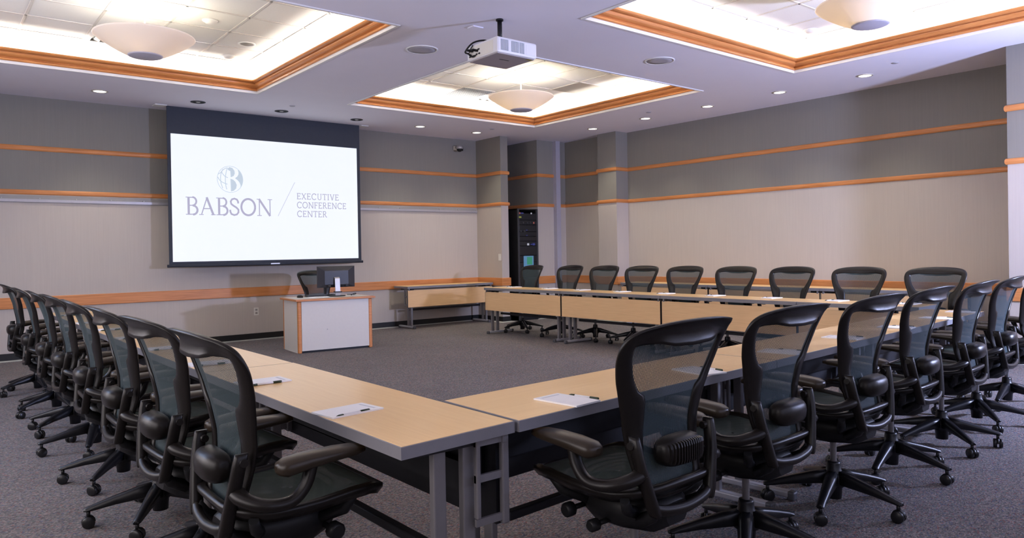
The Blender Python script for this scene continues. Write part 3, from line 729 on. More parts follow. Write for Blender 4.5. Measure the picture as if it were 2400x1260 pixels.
# ------------------------------------------------------------------ notepads and pens
def pad_mesh():
    return MB().box((-0.07, -0.108, 0), (0.07, 0.108, 0.006))
pd = None; pn = None
def notepad(x, y, rz, lab, grp):
    global pd
    if pd is None:
        o = empty('notepad', (0, 0, 0)); pad_mesh().build('paper_block', 'paper', o)
        MB().add([(-0.05, 0.078, 0.0062), (0.05, 0.078, 0.0062), (0.05, 0.088, 0.0062), (-0.05, 0.088, 0.0062)], [(0, 1, 2, 3)]).build('printed_heading', 'ink', o)
        pd = o
    else: o = copy_tree(pd)
    o.location = (x, y, TZ + 0.0003); o.rotation_euler = (0, 0, rz); tag(o, lab, 'notepad', grp); return o
def pen(x, y, rz, lab, grp):
    global pn
    if pn is None:
        o = empty('pen', (0, 0, 0))
        MB().tube([(-0.045, 0, 0.005), (0.045, 0, 0.005)], 0.0048, 10).build('barrel', 'penwhite', o)
        MB().tube([(0.030, 0, 0.0055), (0.068, 0, 0.0055), (0.070, 0, 0.0055)], [0.0053, 0.0053, 0.003], 10).build('cap', 'pengreen', o)
        MB().tube([(-0.072, 0, 0.005), (-0.062, 0, 0.005), (-0.043, 0, 0.005)], [0.0012, 0.0045, 0.0052], 10).build('tip', 'pengreen', o)
        pn = o
    else: o = copy_tree(pn)
    o.location = (x, y, TZ + 0.0006); o.rotation_euler = (0, 0, rz); tag(o, lab, 'pen', grp); return o
o8 = ['nearest', 'second', 'third', 'fourth', 'fifth', 'sixth', 'seventh', 'farthest']
LP = [2.475, 3.32, 4.10, 5.00, 5.85, 6.65, 7.50, 8.68]
for i, y in enumerate(LP):
    notepad(1.225, y, -pi / 2 + [0.12, 0.02, -.05, .06, 0, .05, -.04, 0][i], 'white notepad on the left table row, %s from the camera' % o8[i], 'white notepads on the left table row')
    pen(1.215, y - 0.075 + (0.012 if i == 0 else 0), 0.02 - [0.12, 0.02, -.05, .06, 0, .05, -.04, 0][i] * -1, 'green and white pen by the %s notepad of the left table row' % o8[i], 'pens on the left table row')
o7 = ['leftmost', 'second', 'third', 'fourth', 'fifth', 'sixth', 'rightmost']
for i, (x, y, a) in enumerate([(1.93, 2.062, 0.03), (2.83, 2.125, -0.25), (3.66, 2.20, 0.1), (4.48, 2.27, 0.0), (5.28, 2.30, 0.1), (6.12, 2.36, -0.05), (6.80, 2.43, 0.05)]):
    notepad(x, y, ROWA + a, 'white notepad on the near table row, %s from the left' % o7[i] if 0 < i < 6 else 'white notepad on the near table row, %s of seven' % o7[i], 'white notepads on the near table row')
    pen(x + 0.082, y - 0.01, ROWA + a - pi / 2 + 0.05, 'green and white pen by the %s notepad of the near table row' % o7[i], 'pens on the near table row')
o9 = ['leftmost', 'second', 'third', 'fourth', 'middle', 'sixth', 'seventh', 'eighth', 'rightmost']
for i, y in enumerate([9.17, 8.31, 7.62, 6.85, 6.09, 5.35, 4.60, 3.84, 3.12]):
    notepad(7.47, y, pi / 2 + random.uniform(-.2, .2), 'white notepad on the far table row, the %s one' % o9[i], 'white notepads on the far table row')
    pen(7.47, y + 0.088, random.uniform(-.2, .2), 'pen by the %s notepad of the far table row' % o9[i], 'pens on the far table row')

# ------------------------------------------------------------------ presenter desk
dk = empty('presenter_desk', (3.957, 9.40, 0), radians(-5.35), label='cream presenter desk with oak edges in front of the screen', cat='desk')
W_, DD, HH = 1.05, 0.66, 0.69
MB().box((0.05, 0.004, 0.03), (W_ - 0.05, 0.024, HH)).build('front_panel', 'cream', dk)
for x in (0.004, W_ - 0.024): MB().box((x, 0.05, 0.0), (x + 0.02, DD - 0.03, HH)).build('side_panel', 'cream', dk)
MB().box((0.05, 0.03, 0.0), (W_ - 0.05, 0.05, 0.03)).build('toe_kick', 'dark', dk)
for x, y in ((0, 0), (W_ - 0.05, 0)): MB().box((x, y, 0), (x + 0.05, y + 0.05, HH), bev=0.012).build('corner_post', 'oakx', dk)
for x in (0, W_ - 0.03): MB().box((x, DD - 0.03, 0), (x + 0.03, DD, HH), bev=0.006).build('rear_post', 'oakx', dk)
MB().box((-0.012, -0.02, HH + 0.002), (W_ + 0.012, DD + 0.01, HH + 0.030)).build('desktop', 'cream', dk)
eb = MB(); A = [(-0.035, -0.042), (W_ + 0.035, -0.042), (W_ + 0.035, DD + 0.03), (-0.035, DD + 0.03)]; B = [(-0.012, -0.02), (W_ + 0.012, -0.02), (W_ + 0.012, DD + 0.01), (-0.012, DD + 0.01)]
eb.loft([[(*A[k], HH + 0.006), (*A[k], HH + 0.026), (*B[k], HH + 0.032), (*B[k], HH)] for k in range(4)], False, True, False, True); eb.build('desktop_edge', 'oakx', dk)
kh = MB(); kh.cyl((0.40, 0.0, 0.30), (0.40, 0.006, 0.30), 0.008, 8); kh.build('lock', 'silver', dk)
DT = HH + 0.0305
# monitor
mn = empty('computer_monitor', (4.66, 9.72, DT + 0.0008), radians(-8), label='black computer monitor seen from behind on the presenter desk', cat='monitor')
b = MB(); b.loft([[(-0.27, 0.0, 0.125), (0.27, 0.0, 0.125), (0.27, 0.0, 0.425), (-0.27, 0.0, 0.425)], [(-0.27, -0.018, 0.125), (0.27, -0.018, 0.125), (0.27, -0.018, 0.425), (-0.27, -0.018, 0.425)], [(-0.17, -0.045, 0.165), (0.17, -0.045, 0.165), (0.17, -0.045, 0.36), (-0.17, -0.045, 0.36)]], True, True, False)
b.build('housing', 'monitor', mn)
MB().box((-0.255, 0.0005, 0.14), (0.255, 0.002, 0.41)).build('display', 'dark', mn)
st = MB(); st.loft([[(x * (0.035), y, z) for x, y in ((-1, yy), (1, yy), (1, yy - 0.018), (-1, yy - 0.018))] for yy, z in ((-0.035, 0.27), (-0.055, 0.25), (-0.075, 0.06), (-0.07, 0.01))], True, True, False)
st.build('stand_arm', 'silver', mn)
b = MB(); b.box((-0.05, -0.12, 0.055), (0.05, -0.045, 0.07)); b.loft([[(0.12 * cos(2 * pi * k / 20), -0.05 + 0.09 * sin(2 * pi * k / 20), z) for k in range(20)] for z in (0, 0.012)]); b.build('stand_base', 'dark', mn)
for x in (-0.13, 0.12): MB().box((x, -0.05, 0.13), (x + 0.05, -0.02, 0.17), bev=0.01).build('port_block', 'dark', mn)
kb = empty('keyboard', (4.50, 9.86, DT + 0.0008), radians(-6), label='dark keyboard lying on the presenter desk behind the monitor', cat='keyboard')
MB().box((-0.22, -0.07, 0), (0.22, 0.07, 0.018), bev=0.005).build('key_tray', 'dark', kb)
ky = MB()
for i in range(14):
    for j in range(5): ky.box((-0.21 + i * 0.03, -0.06 + j * 0.025, 0.018), (-0.185 + i * 0.03, -0.04 + j * 0.025, 0.024))
ky.build('keys', 'monitor', kb)
pp = empty('paper_sheets', (4.37, 9.66, DT + 0.0008), radians(-12), label='loose white papers on the presenter desk left of the monitor', cat='papers')
MB().box((-0.14, -0.10, 0), (0.14, 0.10, 0.004)).build('top_sheet', 'paper', pp)
ms = empty('computer_mouse', (4.16, 9.80, DT + 0.0008), 0.3, label='black computer mouse at left on the presenter desk', cat='mouse')
mm = MB(); mm.loft([[(0.031 * s_ * cos(2 * pi * k / 16), 0.055 * s_ * sin(2 * pi * k / 16), z) for k in range(16)] for s_, z in ((1, 0), (1, 0.012), (0.85, 0.028), (0.4, 0.036), (0.02, 0.037))]); mm.build('shell', 'dark', ms)
MB().box((-0.004, 0.02, 0.030), (0.004, 0.038, 0.037), bev=0.002).build('scroll_wheel', 'silver', ms)
cb = MB(); cb.tube(spline([(4.83, 9.60, DT + 0.0085), (4.88, 9.60, DT + 0.03), (4.94, 9.66, DT + 0.03), (4.96, 9.74, DT + 0.010), (4.90, 9.86, DT + 0.0085)], 24), 0.005, 8)
tag(cb.build('cable', 'dark'), 'black cable looping over the right side of the presenter desk', 'cable')

# ------------------------------------------------------------------ projection screen
sc = empty('projection_screen', (0, 0, 0), label='large drop-down screen with projected conference center slide', cat='screen')
SY = 11.18
MB().box((2.825, SY, 1.19), (5.83, SY + 0.012, H)).build('black_masking', 'scrblack', sc)
wb = MB(); wb.tube([(2.80, SY + 0.004, 1.185), (5.855, SY + 0.004, 1.185)], 0.022, 10); wb.build('weight_bar', 'scrblack', sc)
MB().box((4.28, SY - 0.025, 1.178), (4.42, SY - 0.0175, 1.195)).build('maker_plate', 'silver', sc)
sf = MB().box((2.872, SY - 0.003, 1.243), (5.775, SY - 0.0005, 3.068)).build('white_surface', 'scr', sc)
TY = SY - 0.0045
def ribbon(mb, pts, w, ox, oz, s, sxx=1.0):
    """flat stroke on the screen plane; w is one width or a pair start/end"""
    P = [Vector((ox + p[0] * s * sxx, oz + p[1] * s)) for p in pts]
    ws = [w] * len(P) if not isinstance(w, (list, tuple)) else [w[0] + (w[1] - w[0]) * i / (len(P) - 1) for i in range(len(P))]
    L, R = [], []
    for i, p in enumerate(P):
        t_ = (P[min(i + 1, len(P) - 1)] - P[max(i - 1, 0)]).normalized(); n_ = Vector((-t_.y, t_.x)) * ws[i] * s / 2
        L.append((p.x + n_.x, TY, p.y + n_.y)); R.append((p.x - n_.x, TY, p.y - n_.y))
    n = len(P)
    mb.add(L + R, [(i, i + 1, n + i + 1, n + i) for i in range(n - 1)])
def arc(cx, cz, rx, rz, a0, a1, n=16): return [(cx + rx * cos(radians(a0 + (a1 - a0) * i / n)), cz + rz * sin(radians(a0 + (a1 - a0) * i / n))) for i in range(n + 1)]
TK, TN = 0.115, 0.05   # thick and thin strokes
def glyph(ch, tk, tn, sl):
    """strokes for a serif capital, cap height 1; returns (width, [(pts,w)])"""
    S = []
    def st(p, q, w): S.append(([p, q], w))
    def ser(x, z, l, r): st((x - l, z + (sl / 2 if z < .5 else -sl / 2)), (x + r, z + (sl / 2 if z < .5 else -sl / 2)), sl)
    if ch == 'B':
        st((.16, 0), (.16, 1), tk); ser(.16, 0, .15, .1); ser(.16, 1, .15, .1)
        st((.16, 1 - tn / 2), (.36, 1 - tn / 2), tn); S.append((arc(.36, .755, .20, .232, 90, -90), tk * .8)); st((.16, .525), (.36, .525), tn)
        S.append((arc(.38, .265, .235, .25, 90, -90), tk * .9)); st((.16, tn / 2), (.38, tn / 2), tn); return .68, S
    if ch == 'A':
        st((.11, 0), (.42, 1), tn * 1.1); st((.40, 1.0), (.75, 0), tk); st((.21, .36), (.63, .36), tn); ser(.11, 0, .12, .12); ser(.75, 0, .13, .12); return .87, S
    if ch == 'S':
        S.append(([(.50, .70), (.50, .80), (.44, .92), (.30, .975), (.16, .93), (.09, .80), (.12, .66), (.24, .56), (.40, .46), (.51, .34), (.51, .18), (.42, .06), (.27, .022), (.12, .08), (.06, .22), (.05, .32)], tk * .85)); return .58, S
    if ch == 'O' or ch == 'C':
        if ch == 'O': S.append((arc(.46, .5, .39, .475, 0, 360, 32), tk * .95)); return .92, S
        S.append((arc(.46, .5, .38, .475, 42, 318, 26), tk * .95)); st((.735, .74), (.735, .95), tn * 1.3); return .84, S
    if ch == 'N':
        st((.15, 0), (.15, 1), tn * 1.1); st((.13, 1.0), (.77, 0), tk); st((.77, 0), (.77, 1), tn * 1.1); ser(.15, 0, .13, .13); ser(.12, 1, .12, .06); ser(.77, 1, .13, .13); return .92, S
    if ch == 'E' or ch == 'F':
        st((.15, 0), (.15, 1), tk); ser(.15, 0, .13, .1); ser(.15, 1, .13, .1); st((.15, 1 - tn / 2), (.58, 1 - tn / 2), tn); st((.57, 1), (.57, .80), tn * .9)
        st((.15, .52), (.45, .52), tn); st((.45, .62), (.45, .42), tn * .9)
        if ch == 'E': st((.15, tn / 2), (.60, tn / 2), tn); st((.60, 0), (.60, .21), tn * .9)
        else: ser(.15, 0, .1, .16)
        return .68 if ch == 'E' else .64, S
    if ch == 'X':
        st((.10, 1), (.66, 0), tk); st((.66, 1), (.10, 0), tn); ser(.11, 0, .1, .11); ser(.66, 0, .1, .11); ser(.11, 1, .1, .11); ser(.66, 1, .1, .11); return .78, S
    if ch == 'U':
        S.append(([(.17, 1), (.17, .35)] + arc(.42, .33, .25, .305, 180, 360) + [(.67, 1)], tk * .85)); ser(.17, 1, .13, .12); ser(.67, 1, .12, .12); return .84, S
    if ch == 'T':
        st((.36, 0), (.36, 1), tk); ser(.36, 0, .15, .15); st((.04, 1 - tn / 2), (.68, 1 - tn / 2), tn); st((.045, 1), (.045, .78), tn * .9); st((.675, 1), (.675, .78), tn * .9); return .72, S
    if ch == 'I':
        st((.18, 0), (.18, 1), tk); ser(.18, 0, .14, .14); ser(.18, 1, .14, .14); return .36, S
    if ch == 'V':
        st((.12, 1), (.41, 0), tk); st((.68, 1), (.41, 0), tn); ser(.12, 1, .12, .13); ser(.68, 1, .12, .12); return .80, S
    if ch == 'R':
        st((.15, 0), (.15, 1), tk); ser(.15, 0, .13, .13); ser(.15, 1, .13, .1); st((.15, 1 - tn / 2), (.36, 1 - tn / 2), tn); S.append((arc(.36, .74, .19, .238, 90, -90), tk * .85)); st((.15, .5), (.36, .5), tn); st((.34, .5), (.66, 0), tk); ser(.66, 0, .07, .09); return .76, S
def text(word, x0, x1, z, h, tk, tn, sl, name, mt):
    ws = [glyph(c_, tk, tn, sl) for c_ in word]; gap = 0.03 if len(word) == 6 and h > .2 else 0.07
    tot = sum(q[0] for q in ws) + gap * (len(ws) - 1); k = (x1 - x0) / (tot * h)
    mb = MB(); x = x0
    for wd, S in ws:
        for pts, w in S: ribbon(mb, pts, w, x, z, h, k)
        x += (wd + gap) * h * k
    mb.build(name, mt, sf)
text('BABSON', 3.055, 4.328, 1.918, 0.258, 0.122, 0.055, 0.042, 'large_lettering', 'scrtext')
for wd, xe, z in (('EXECUTIVE', 5.440, 2.190), ('CONFERENCE', 5.568, 2.052), ('CENTER', 5.227, 1.912)):
    text(wd, 4.720, xe, z, 0.098, 0.13, 0.10, 0.085, 'small_lettering', 'scrtext')
sl_ = MB(); ribbon(sl_, [(4.413, 1.92), (4.692, 2.455)], 0.0055, 0, 0, 1); sl_.build('slash_line', 'scrtext', sf)
lg = MB(); lc = (3.693, 2.455); LR = 0.190
ribbon(lg, arc(0, 0, 0.985, 1.03, 0, 360, 48), 0.035, *lc, LR)
for pts in ([(-.20, .92), (-.30, .55), (-.37, .1), (-.36, -.4), (-.28, -.80)], [(-.55, .76), (-.68, .45), (-.74, .1), (-.70, -.35), (-.58, -.72)], [(-.92, .36), (-.70, .50), (-.66, .58)],
            [(-.68, .60), (-.55, .38), (-.38, .20), (-.18, .12)], [(-.95, .14), (-.82, -.08), (-.60, -.26), (-.22, -.40)], [(-.66, .58), (-.45, .78), (-.25, .88)]):
    ribbon(lg, [tuple(p) for p in spline([(p[0], p[1]) for p in pts], 12)], 0.055, *lc, LR)
def poly(mb, pts):
    # fan from centroid strip: triangulate with bmesh-free ngon
    mb.add([(lc[0] + p[0] * LR, TY, lc[1] + p[1] * LR) for p in pts], [tuple(range(len(pts)))])
poly(lg, [(.60, .74), (.655, .58), (.65, .42), (.56, .25), (.38, .10), (.58, -.05), (.72, -.22), (.80, -.42), (.80, -.60)] + [(0.98 * cos(radians(a)), 1.02 * sin(radians(a))) for a in range(-36, 52, 4)])
poly(lg, [(-.18, .83), (-.05, .95), (.18, .90), (.34, .68), (.36, .47), (.27, .27), (.045, .16), (.02, .65), (-.09, .68), (-.19, .77)])
poly(lg, [(.02, .045), (.22, -.02), (.40, -.18), (.50, -.43), (.45, -.70), (.27, -.88), (.045, -.95)])
lg.build('globe_emblem', 'scrlogo', sf)
# ceiling slot the screen drops from
for xa, xb, lb in ((2.66, 2.818, 'left'), (5.84, 5.97, 'right')):
    t = empty('screen_slot_cover', (xa, SY, H), 0, label='small flush ceiling cover at the %s end of the screen slot' % lb, cat='cover')
    MB().box((0, -0.07, -0.012), (xb - xa, 0.11, -0.0004), bev=0.003).build('cover_plate', 'white', t)

# ------------------------------------------------------------------ projector
pj = empty('ceiling_projector', (4.245, 5.33, 3.06), 0, label='white projector hanging from the ceiling on a black pole', cat='projector')
x2, y2, ph = 0.232, 0.228, 0.148
MB().box((-x2, -y2, 0.006), (x2, y2, ph), bev=0.018).build('housing', 'projw', pj)
MB().box((-x2 + 0.02, -y2 + 0.02, 0), (x2 - 0.02, y2 - 0.02, 0.006)).build('underside', 'projg', pj)
MB().box((-0.07, -0.06, -0.001), (0.04, -0.045, 0.0005)).build('underside_label', 'dark', pj)
MB().box((0.14, -0.20, -0.001), (0.20, -0.17, 0.0005)).build('yellow_sticker', mat('yellow sticker', (0.25, 0.2, 0.02)), pj)
for xa, xb in ((-0.190, -0.105), (-0.070, 0.015), (0.025, 0.080)):
    MB().box((xa, -y2 - 0.001, 0.03), (xb, -y2 + 0.003, 0.125)).build('vent', 'vent', pj)
    s_ = MB()
    k = xa + 0.006
    while k < xb - 0.004: s_.box((k, -y2 - 0.003, 0.033), (k + 0.004, -y2 - 0.001, 0.122)); k += 0.013
    s_.build('vent_slats', 'projw', pj)
MB().box((0.10, -y2 - 0.0015, 0.03), (0.19, -y2 + 0.002, 0.12)).build('side_grille', 'projw', pj)
MB().box((-x2 - 0.001, -0.17, 0.02), (-x2 + 0.003, 0.19, 0.125)).build('port_panel', 'plate', pj)
pt = MB()
for y, z in ((0.17, 0.04), (0.14, 0.04), (0.11, 0.04), (0.07, 0.045), (0.03, 0.045), (0.15, 0.085), (0.10, 0.09), (0.04, 0.085)): pt.box((-x2 - 0.008, y - 0.011, z - 0.006), (-x2, y + 0.011, z + 0.006))
pt.build('ports', 'dark', pj)
for y, z in ((0.13, 0.085), (0.06, 0.075)): MB().tube([(-x2, y, z), (-x2 - 0.05, y, z), (-x2 - 0.07, y + 0.01, z - 0.004)], [0.012, 0.012, 0.006], 8).build('plug', 'dark', pj)
MB().tube([(0.10, y2 - 0.01, 0.08), (0.10, y2 + 0.03, 0.08)], 0.05, 20).build('lens', 'dark', pj)
po = MB(); po.tube([(0.005, 0.03, ph + 0.012), (0.005, 0.03, H - 3.06 - 0.0005)], 0.022, 16); po.tube([(0.005, 0.03, H - 3.06 - 0.015), (0.005, 0.03, H - 3.06 - 0.0005)], 0.035, 16)
po.box((-0.09, -0.06, ph - 0.001), (0.10, 0.12, ph + 0.014)); po.build('ceiling_mount', 'dark', pj)
ca = MB(); ca.tube(spline([(-0.06, 0.05, ph + 0.02), (-0.15, 0.06, ph + 0.035), (-0.24, 0.12, ph + 0.01), (-0.275, 0.19, ph - 0.06), (-0.26, 0.175, 0.07), (-0.235, 0.15, 0.045)], 30), 0.008, 8)
ca.tube(spline([(-0.24, 0.12, ph - 0.01), (-0.265, 0.15, 0.06), (-0.25, 0.11, 0.025), (-0.235, 0.07, 0.045)], 20), 0.005, 8); ca.build('signal_cable', 'dark', pj)

# ------------------------------------------------------------------ pendants
def pendant(x, y, lab):
    t = empty('bowl_pendant', (x, y, 3.27), 0, label=lab, cat='pendant light', group='glass bowl pendants in the coffers')
    o = MB(); out = [(0.155, 0.012), (0.20, 0.030), (0.27, 0.066), (0.35, 0.115), (0.41, 0.155), (0.448, 0.185), (0.456, 0.195)]
    inn = [(r - 0.004, z + 0.006) for r, z in out][::-1]
    pr = out + [(0.454, 0.199)] + inn + [(0.0, 0.022), (0.0, 0.012)]
    rings = [[(r * cos(2 * pi * k / 48), r * sin(2 * pi * k / 48), z) for k in range(48)] for r, z in out + [(0.452, 0.199)] + inn]
    o.loft(rings, False, True, True).build('glass_bowl', 'bowl', t)
    MB().lathe([(0, 0), (0.14, 0.0), (0.155, 0.006), (0.158, 0.016), (0.15, 0.022), (0, 0.022)], 36).build('base_disc', 'bowlcap', t)
    MB().tube([(0, 0, 0.022), (0, 0, HT - 3.27 - 0.02)], 0.009, 10).build('stem', 'white', t)
    MB().lathe([(0, HT - 3.27 - 0.03), (0.05, HT - 3.27 - 0.028), (0.07, HT - 3.27 - 0.012), (0.07, HT - 3.27 - 0.0005), (0, HT - 3.27 - 0.0005)], 24).build('canopy', 'white', t)
    for a in range(3):
        MB().tube([(0.0, 0.0, 0.05), (0.10 * cos(a * 2.094), 0.10 * sin(a * 2.094), 0.07)], 0.02, 8).build('lamp_holder', 'white', t)
        lamp('pendant_bulb', 'POINT', (x + 0.16 * cos(a * 2.094), y + 0.16 * sin(a * 2.094), 3.27 + 0.125), PEND_W, WARM, shadow_soft_size=0.03)
    return t
PEND_W = 8
pendant(1.80, 7.85, 'white glass bowl pendant in the left ceiling coffer')
pendant(6.64, 7.92, 'white glass bowl pendant in the centre ceiling coffer beyond the projector')
pendant(6.69, 3.10, 'white glass bowl pendant in the right ceiling coffer cut by the picture top')

# ------------------------------------------------------------------ ceiling fittings
def downlight(x, y, lab, lit=True, grp=None, spot=True):
    t = empty('recessed_downlight', (x, y, H), 0, label=lab, cat='downlight', group=grp)
    rg = MB(); rings = [[(r * cos(2 * pi * k / 28), r * sin(2 * pi * k / 28), z) for k in range(28)] for r, z in ((0.098, 0.0), (0.098, -0.006), (0.080, -0.010), (0.074, -0.004), (0.074, 0.0))]
    rg.loft(rings, False).build('trim_ring', 'ring' if lit else 'rackpost', t)
    if lit:
        MB().lathe([(0, -0.0055), (0.074, -0.0055), (0.074, -0.0005), (0, -0.0005)], 28).build('lens', 'lit', t)
        lamp('downlight_lamp', 'SPOT', (x, y, H - 0.02), DOWN_W, WARM, (0, 0, 0), spot_size=radians(95), spot_blend=0.7, shadow_soft_size=0.06)
    else:
        MB().lathe([(0, -0.003), (0.074, -0.003), (0.074, -0.0005), (0, -0.0005)], 28).build('reflector', 'dark', t)
        MB().lathe([(0, -0.012), (0.025, -0.010), (0.034, -0.003), (0, -0.003)], 16).build('bulb', 'silver', t)
    return t
DOWN_W = 60
gA, gB = 'lit downlights along the screen wall', 'lit downlights along the right wall'
for x, y, lb, lit in ((1.90, 10.67, 'lit recessed downlight left of the projection screen', True), (3.11, 10.68, 'unlit recessed downlight above the left end of the screen', False), (4.30, 10.68, 'unlit recessed downlight above the middle of the screen', False),
                      (5.54, 10.70, 'unlit recessed downlight above the right end of the screen', False), (6.72, 10.69, 'lit recessed downlight just right of the projection screen', True), (7.90, 10.68, 'lit recessed downlight near the ceiling camera corner', True)):
    downlight(x, y, lb, lit, gA if lit else 'unlit downlights above the projection screen')
for i, y in enumerate((9.23, 8.02, 6.80, 5.605, 4.42)):
    downlight(9.38, y, 'lit recessed downlight along the right wall, ' + ('farthest, near the pilaster', 'second from the pilaster', 'middle of five', 'fourth from the pilaster', 'nearest the right pier')[i], True, gB)
for x, y, lab in ((4.211, 6.637, 'round ceiling speaker left of the projector'), (6.652, 5.465, 'round ceiling speaker right of the projector')):
    t = empty('ceiling_speaker', (x, y, H), 0, label=lab, cat='speaker', group='round ceiling speakers')
    MB().loft([[(r * cos(2 * pi * k / 36), r * sin(2 * pi * k / 36), z) for k in range(36)] for r, z in ((0.17, 0), (0.17, -0.006), (0.155, -0.009), (0.150, -0.004))], False).build('rim', 'white', t)
    MB().lathe([(0, -0.0065), (0.08, -0.0065), (0.152, -0.0045), (0.152, -0.0005), (0, -0.0005)], 36).build('grille', 'speaker', t)
for i, (x, y) in enumerate(((9.033, 3.901), (4.277, 10.224), (9.007, 7.637), (7.902, 10.232))):
    t = empty('sprinkler_cover', (x, y, H), 0, label='small grey sprinkler cover ' + ('near the right pier', 'above the projection screen', 'beside the right wall downlights', 'near the far corner downlight')[i], cat='sprinkler cover', group='sprinkler covers on the ceiling')
    MB().lathe([(0, -0.008), (0.035, -0.007), (0.042, -0.0005), (0, -0.0005)], 20).build('cover_disc', 'speaker', t)
t = empty('ceiling_plate', (4.211, 5.685, H), 0.0, label='small white ceiling plate left of the projector pole', cat='ceiling plate')
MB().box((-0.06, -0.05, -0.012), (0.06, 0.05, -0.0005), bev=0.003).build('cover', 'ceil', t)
def diffuser(x, y, lab):
    t = empty('air_diffuser', (x, y, HT), 0, label=lab, cat='air vent', group='square air diffusers in the coffers')
    fr = MB(); s = 0.30
    for k, (a, z, dz) in enumerate(((0.30, -0.002, -0.02), (0.22, -0.004, -0.04), (0.15, -0.008, -0.055))):
        b = a - 0.045
        q = [(-1, -1), (1, -1), (1, 1), (-1, 1)]
        fr.loft([[(sx_ * a, sy2 * a, z), (sx_ * a, sy2 * a, z - 0.006), (sx_ * b, sy2 * b, dz - 0.006), (sx_ * b, sy2 * b, dz)] for sx_, sy2 in q], False, True, False, True)
    fr.build('louvre_cones', 'white', t)
    MB().box((-0.29, -0.29, -0.0015), (0.29, 0.29, -0.0005)).build('dark_throat', 'dark', t)
    MB().box((-0.09, -0.09, -0.062), (0.09, 0.09, -0.054)).build('centre_plate', 'white', t)
diffuser(1.845, 9.20, 'square air diffuser behind the left bowl pendant'); diffuser(7.365, 9.335, 'square air diffuser behind the centre bowl pendant')
t = empty('return_grille', (6.755, 9.335, HT), 0, label='perforated dark return air grille in the centre coffer', cat='air vent')
MB().box((-0.295, -0.295, -0.008), (0.295, 0.295, -0.0005)).build('frame', 'white', t)
gg = MB()
for i in range(15):
    gg.box((-0.275 + i * 0.0385, -0.28, -0.012), (-0.263 + i * 0.0385, 0.28, -0.008))
for j in range(14): gg.box((-0.28, -0.28 + j * 0.0425, -0.013), (0.28, -0.268 + j * 0.0425, -0.008))
gg.build('egg_crate', 'vent', t)
MB().box((-0.28, -0.28, -0.0085), (0.28, 0.28, -0.008)).build('dark_opening', 'dark', t)
t = empty('grey_ceiling_panel', (7.975, 8.115, HT), 0, label='taupe grey speaker panel set in the centre coffer tiles', cat='ceiling panel')
MB().box((-0.30, -0.30, -0.010), (0.30, 0.30, -0.0005), bev=0.003).build('panel_face', 'retgrey', t)
t = empty('can_light', (3.077, 8.651, HT), 0, label='unlit round can light in the left coffer tiles', cat='downlight')
MB().loft([[(r * cos(2 * pi * k / 28), r * sin(2 * pi * k / 28), z) for k in range(28)] for r, z in ((0.10, 0), (0.10, -0.008), (0.078, -0.010), (0.074, -0.002))], False).build('trim_ring', 'white', t)
MB().lathe([(0, -0.003), (0.076, -0.003), (0.076, -0.0005), (0, -0.0005)], 24).build('reflector', 'retgrey', t)
for x, y, lab in ((3.077, 9.30, 'white smoke detector near the corner of the left coffer'), (2.468, 8.008, 'small white detector right of the left bowl pendant'), (8.035, 4.40, 'white detector left of the right bowl pendant')):
    t = empty('smoke_detector', (x, y, HT), 0, label=lab, cat='detector', group='white detectors on the coffer tiles')
    MB().lathe([(0, -0.035), (0.045, -0.033), (0.055, -0.02), (0.075, -0.012), (0.08, -0.0005), (0, -0.0005)], 24).build('detector_body', 'white', t)

# ------------------------------------------------------------------ things on the walls
t = empty('wall_camera', (8.02, YF, 3.27), 0, label='small black dome camera on a wall bracket near the far corner', cat='camera')
MB().box((-0.05, -0.02, -0.03), (0.05, -0.0005, 0.05), bev=0.008).build('wall_plate', 'plate', t)
MB().tube([(0, -0.01, 0.02), (0, -0.07, 0.035), (0, -0.13, 0.02)], [0.02, 0.022, 0.03], 10).build('bracket', 'silver', t)
MB().lathe([(0, 0.045), (0.05, 0.04), (0.065, 0.01), (0.065, -0.02), (0.0, -0.022)], 20, (0, -0.14, 0)).build('housing', 'silver', t)
MB().lathe([(0, -0.075), (0.03, -0.068), (0.052, -0.045), (0.058, -0.02), (0, -0.018)], 20, (0, -0.14, 0)).build('dome', 'dark', t)
MB().tube(spline([(0.05, -0.05, 0.03), (0.12, -0.06, 0.045), (0.16, -0.02, 0.0), (0.16, -0.006, -0.03)], 12), 0.008, 8).build('cable', 'dark', t)
t = empty('light_switch', (8.5, 10.83, 1.205), 0, label='white light switch plate on the wing wall', cat='switch')
MB().box((-0.007, -0.04, -0.062), (-0.0003, 0.04, 0.062), bev=0.003).build('switch_plate', 'plate', t)
MB().box((-0.011, -0.012, -0.025), (-0.007, 0.012, 0.025)).build('rocker', 'plate', t)
t = empty('wall_outlet', (4.174, YF, 0.44), 0, label='ivory power outlet low on the wall left of the desk', cat='outlet')
MB().box((-0.038, -0.006, -0.06), (0.038, -0.0003, 0.06), bev=0.002).build('outlet_plate', 'plate', t)
for z in (-0.025, 0.025): MB().box((-0.017, -0.009, z - 0.014), (0.017, -0.006, z + 0.014), bev=0.001).build('socket', 'retgrey', t)

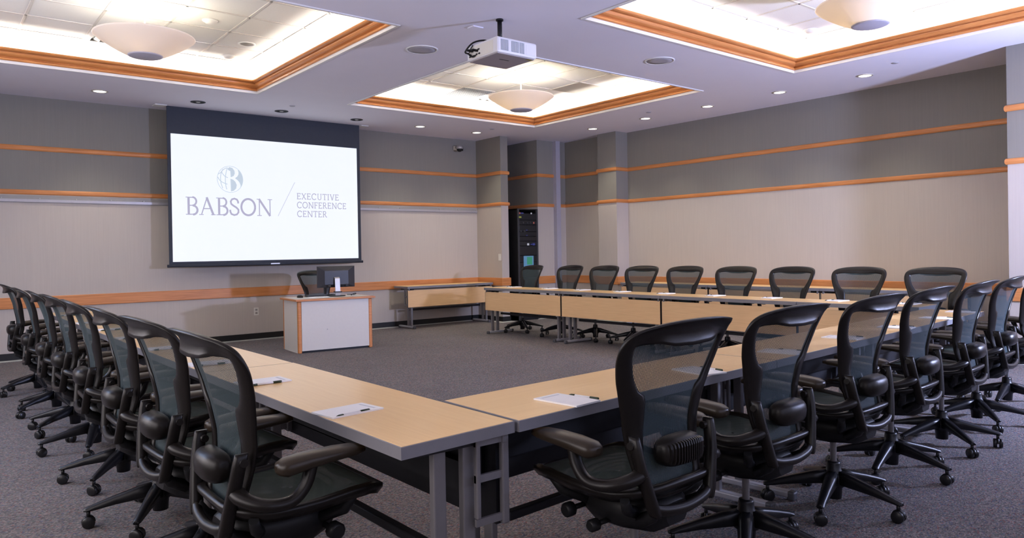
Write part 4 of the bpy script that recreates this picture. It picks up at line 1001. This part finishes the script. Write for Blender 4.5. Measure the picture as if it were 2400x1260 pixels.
# ------------------------------------------------------------------ equipment rack
rk = empty('equipment_rack', (8.86, 10.73, 0), 0, label='tall black equipment rack with lit displays in the corner alcove', cat='equipment rack')
RW, RD, RH = 0.505, 0.60, 2.115
b = MB(); b.box((0.0, 0.02, 0.0), (0.012, RD, RH)); b.box((RW - 0.012, 0.02, 0), (RW, RD, RH)); b.box((0, 0.02, RH - 0.02), (RW, RD, RH)); b.box((0, 0.02, 0), (RW, RD, 0.08)); b.box((0.0, RD - 0.01, 0), (RW, RD, RH))
b.build('cabinet', 'rack', rk)
for x in (0.0, RW - 0.04): MB().box((x, 0.0, 0.0), (x + 0.04, 0.03, RH)).build('rack_rail', 'rackpost', rk)
z = 0.10; hs_ = [0.18, 0.13, 0.13, 0.09, 0.20, 0.27, 0.13, 0.18, 0.09, 0.09, 0.09, 0.13, 0.09, 0.13]
for i, h in enumerate(hs_):
    if z + h > RH - 0.02: break
    u_ = MB(); u_.box((0.042, 0.004, z + 0.003), (RW - 0.042, 0.30, z + h - 0.003), bev=0.003); u_.build('rack_unit', 'rack', rk); z += h
def led(x, z, w2, h2, mt, nm): MB().box((x - w2, -0.004, z - h2), (x + w2, 0.005, z + h2)).build(nm, mt, rk)
led(0.255, 1.115, 0.12, 0.105, 'blue', 'display_surround'); 
MB().box((0.265 - 0.055, -0.006, 1.125 - 0.07), (0.265 + 0.075, -0.003, 1.125 + 0.075)).build('display_screen', 'teal', rk)
led(0.25, 1.44, 0.022, 0.020, 'ledw', 'indicator'); led(0.39, 1.44, 0.03, 0.02, 'ledb', 'indicator'); led(0.33, 1.44, 0.02, 0.008, 'ledb', 'indicator')
led(0.05, 2.03, 0.016, 0.014, 'ledr', 'indicator'); led(0.11, 2.03, 0.035, 0.010, 'ledb', 'indicator'); led(0.34, 2.03, 0.013, 0.013, 'ledw', 'indicator'); led(0.06, 1.955, 0.03, 0.014, 'ledg', 'indicator')
led(0.22, 1.71, 0.014, 0.008, 'ledb', 'indicator'); led(0.22, 1.61, 0.014, 0.008, 'ledb', 'indicator'); led(0.40, 1.85, 0.012, 0.016, 'ledr', 'indicator')
for x in (0.13, 0.23, 0.31): MB().tube([(x, 0.004, 1.85), (x, -0.014, 1.85)], 0.016, 12).build('dial', 'rackpost', rk)
for x in (0.07, 0.16): MB().tube([(x, 0.004, 1.69), (x, -0.012, 1.69)], 0.02, 12).build('dial', 'rackpost', rk)
MB().box((0.055, -0.008, 0.70), (0.12, 0.004, 0.79)).build('socket_plate', 'plate', rk)
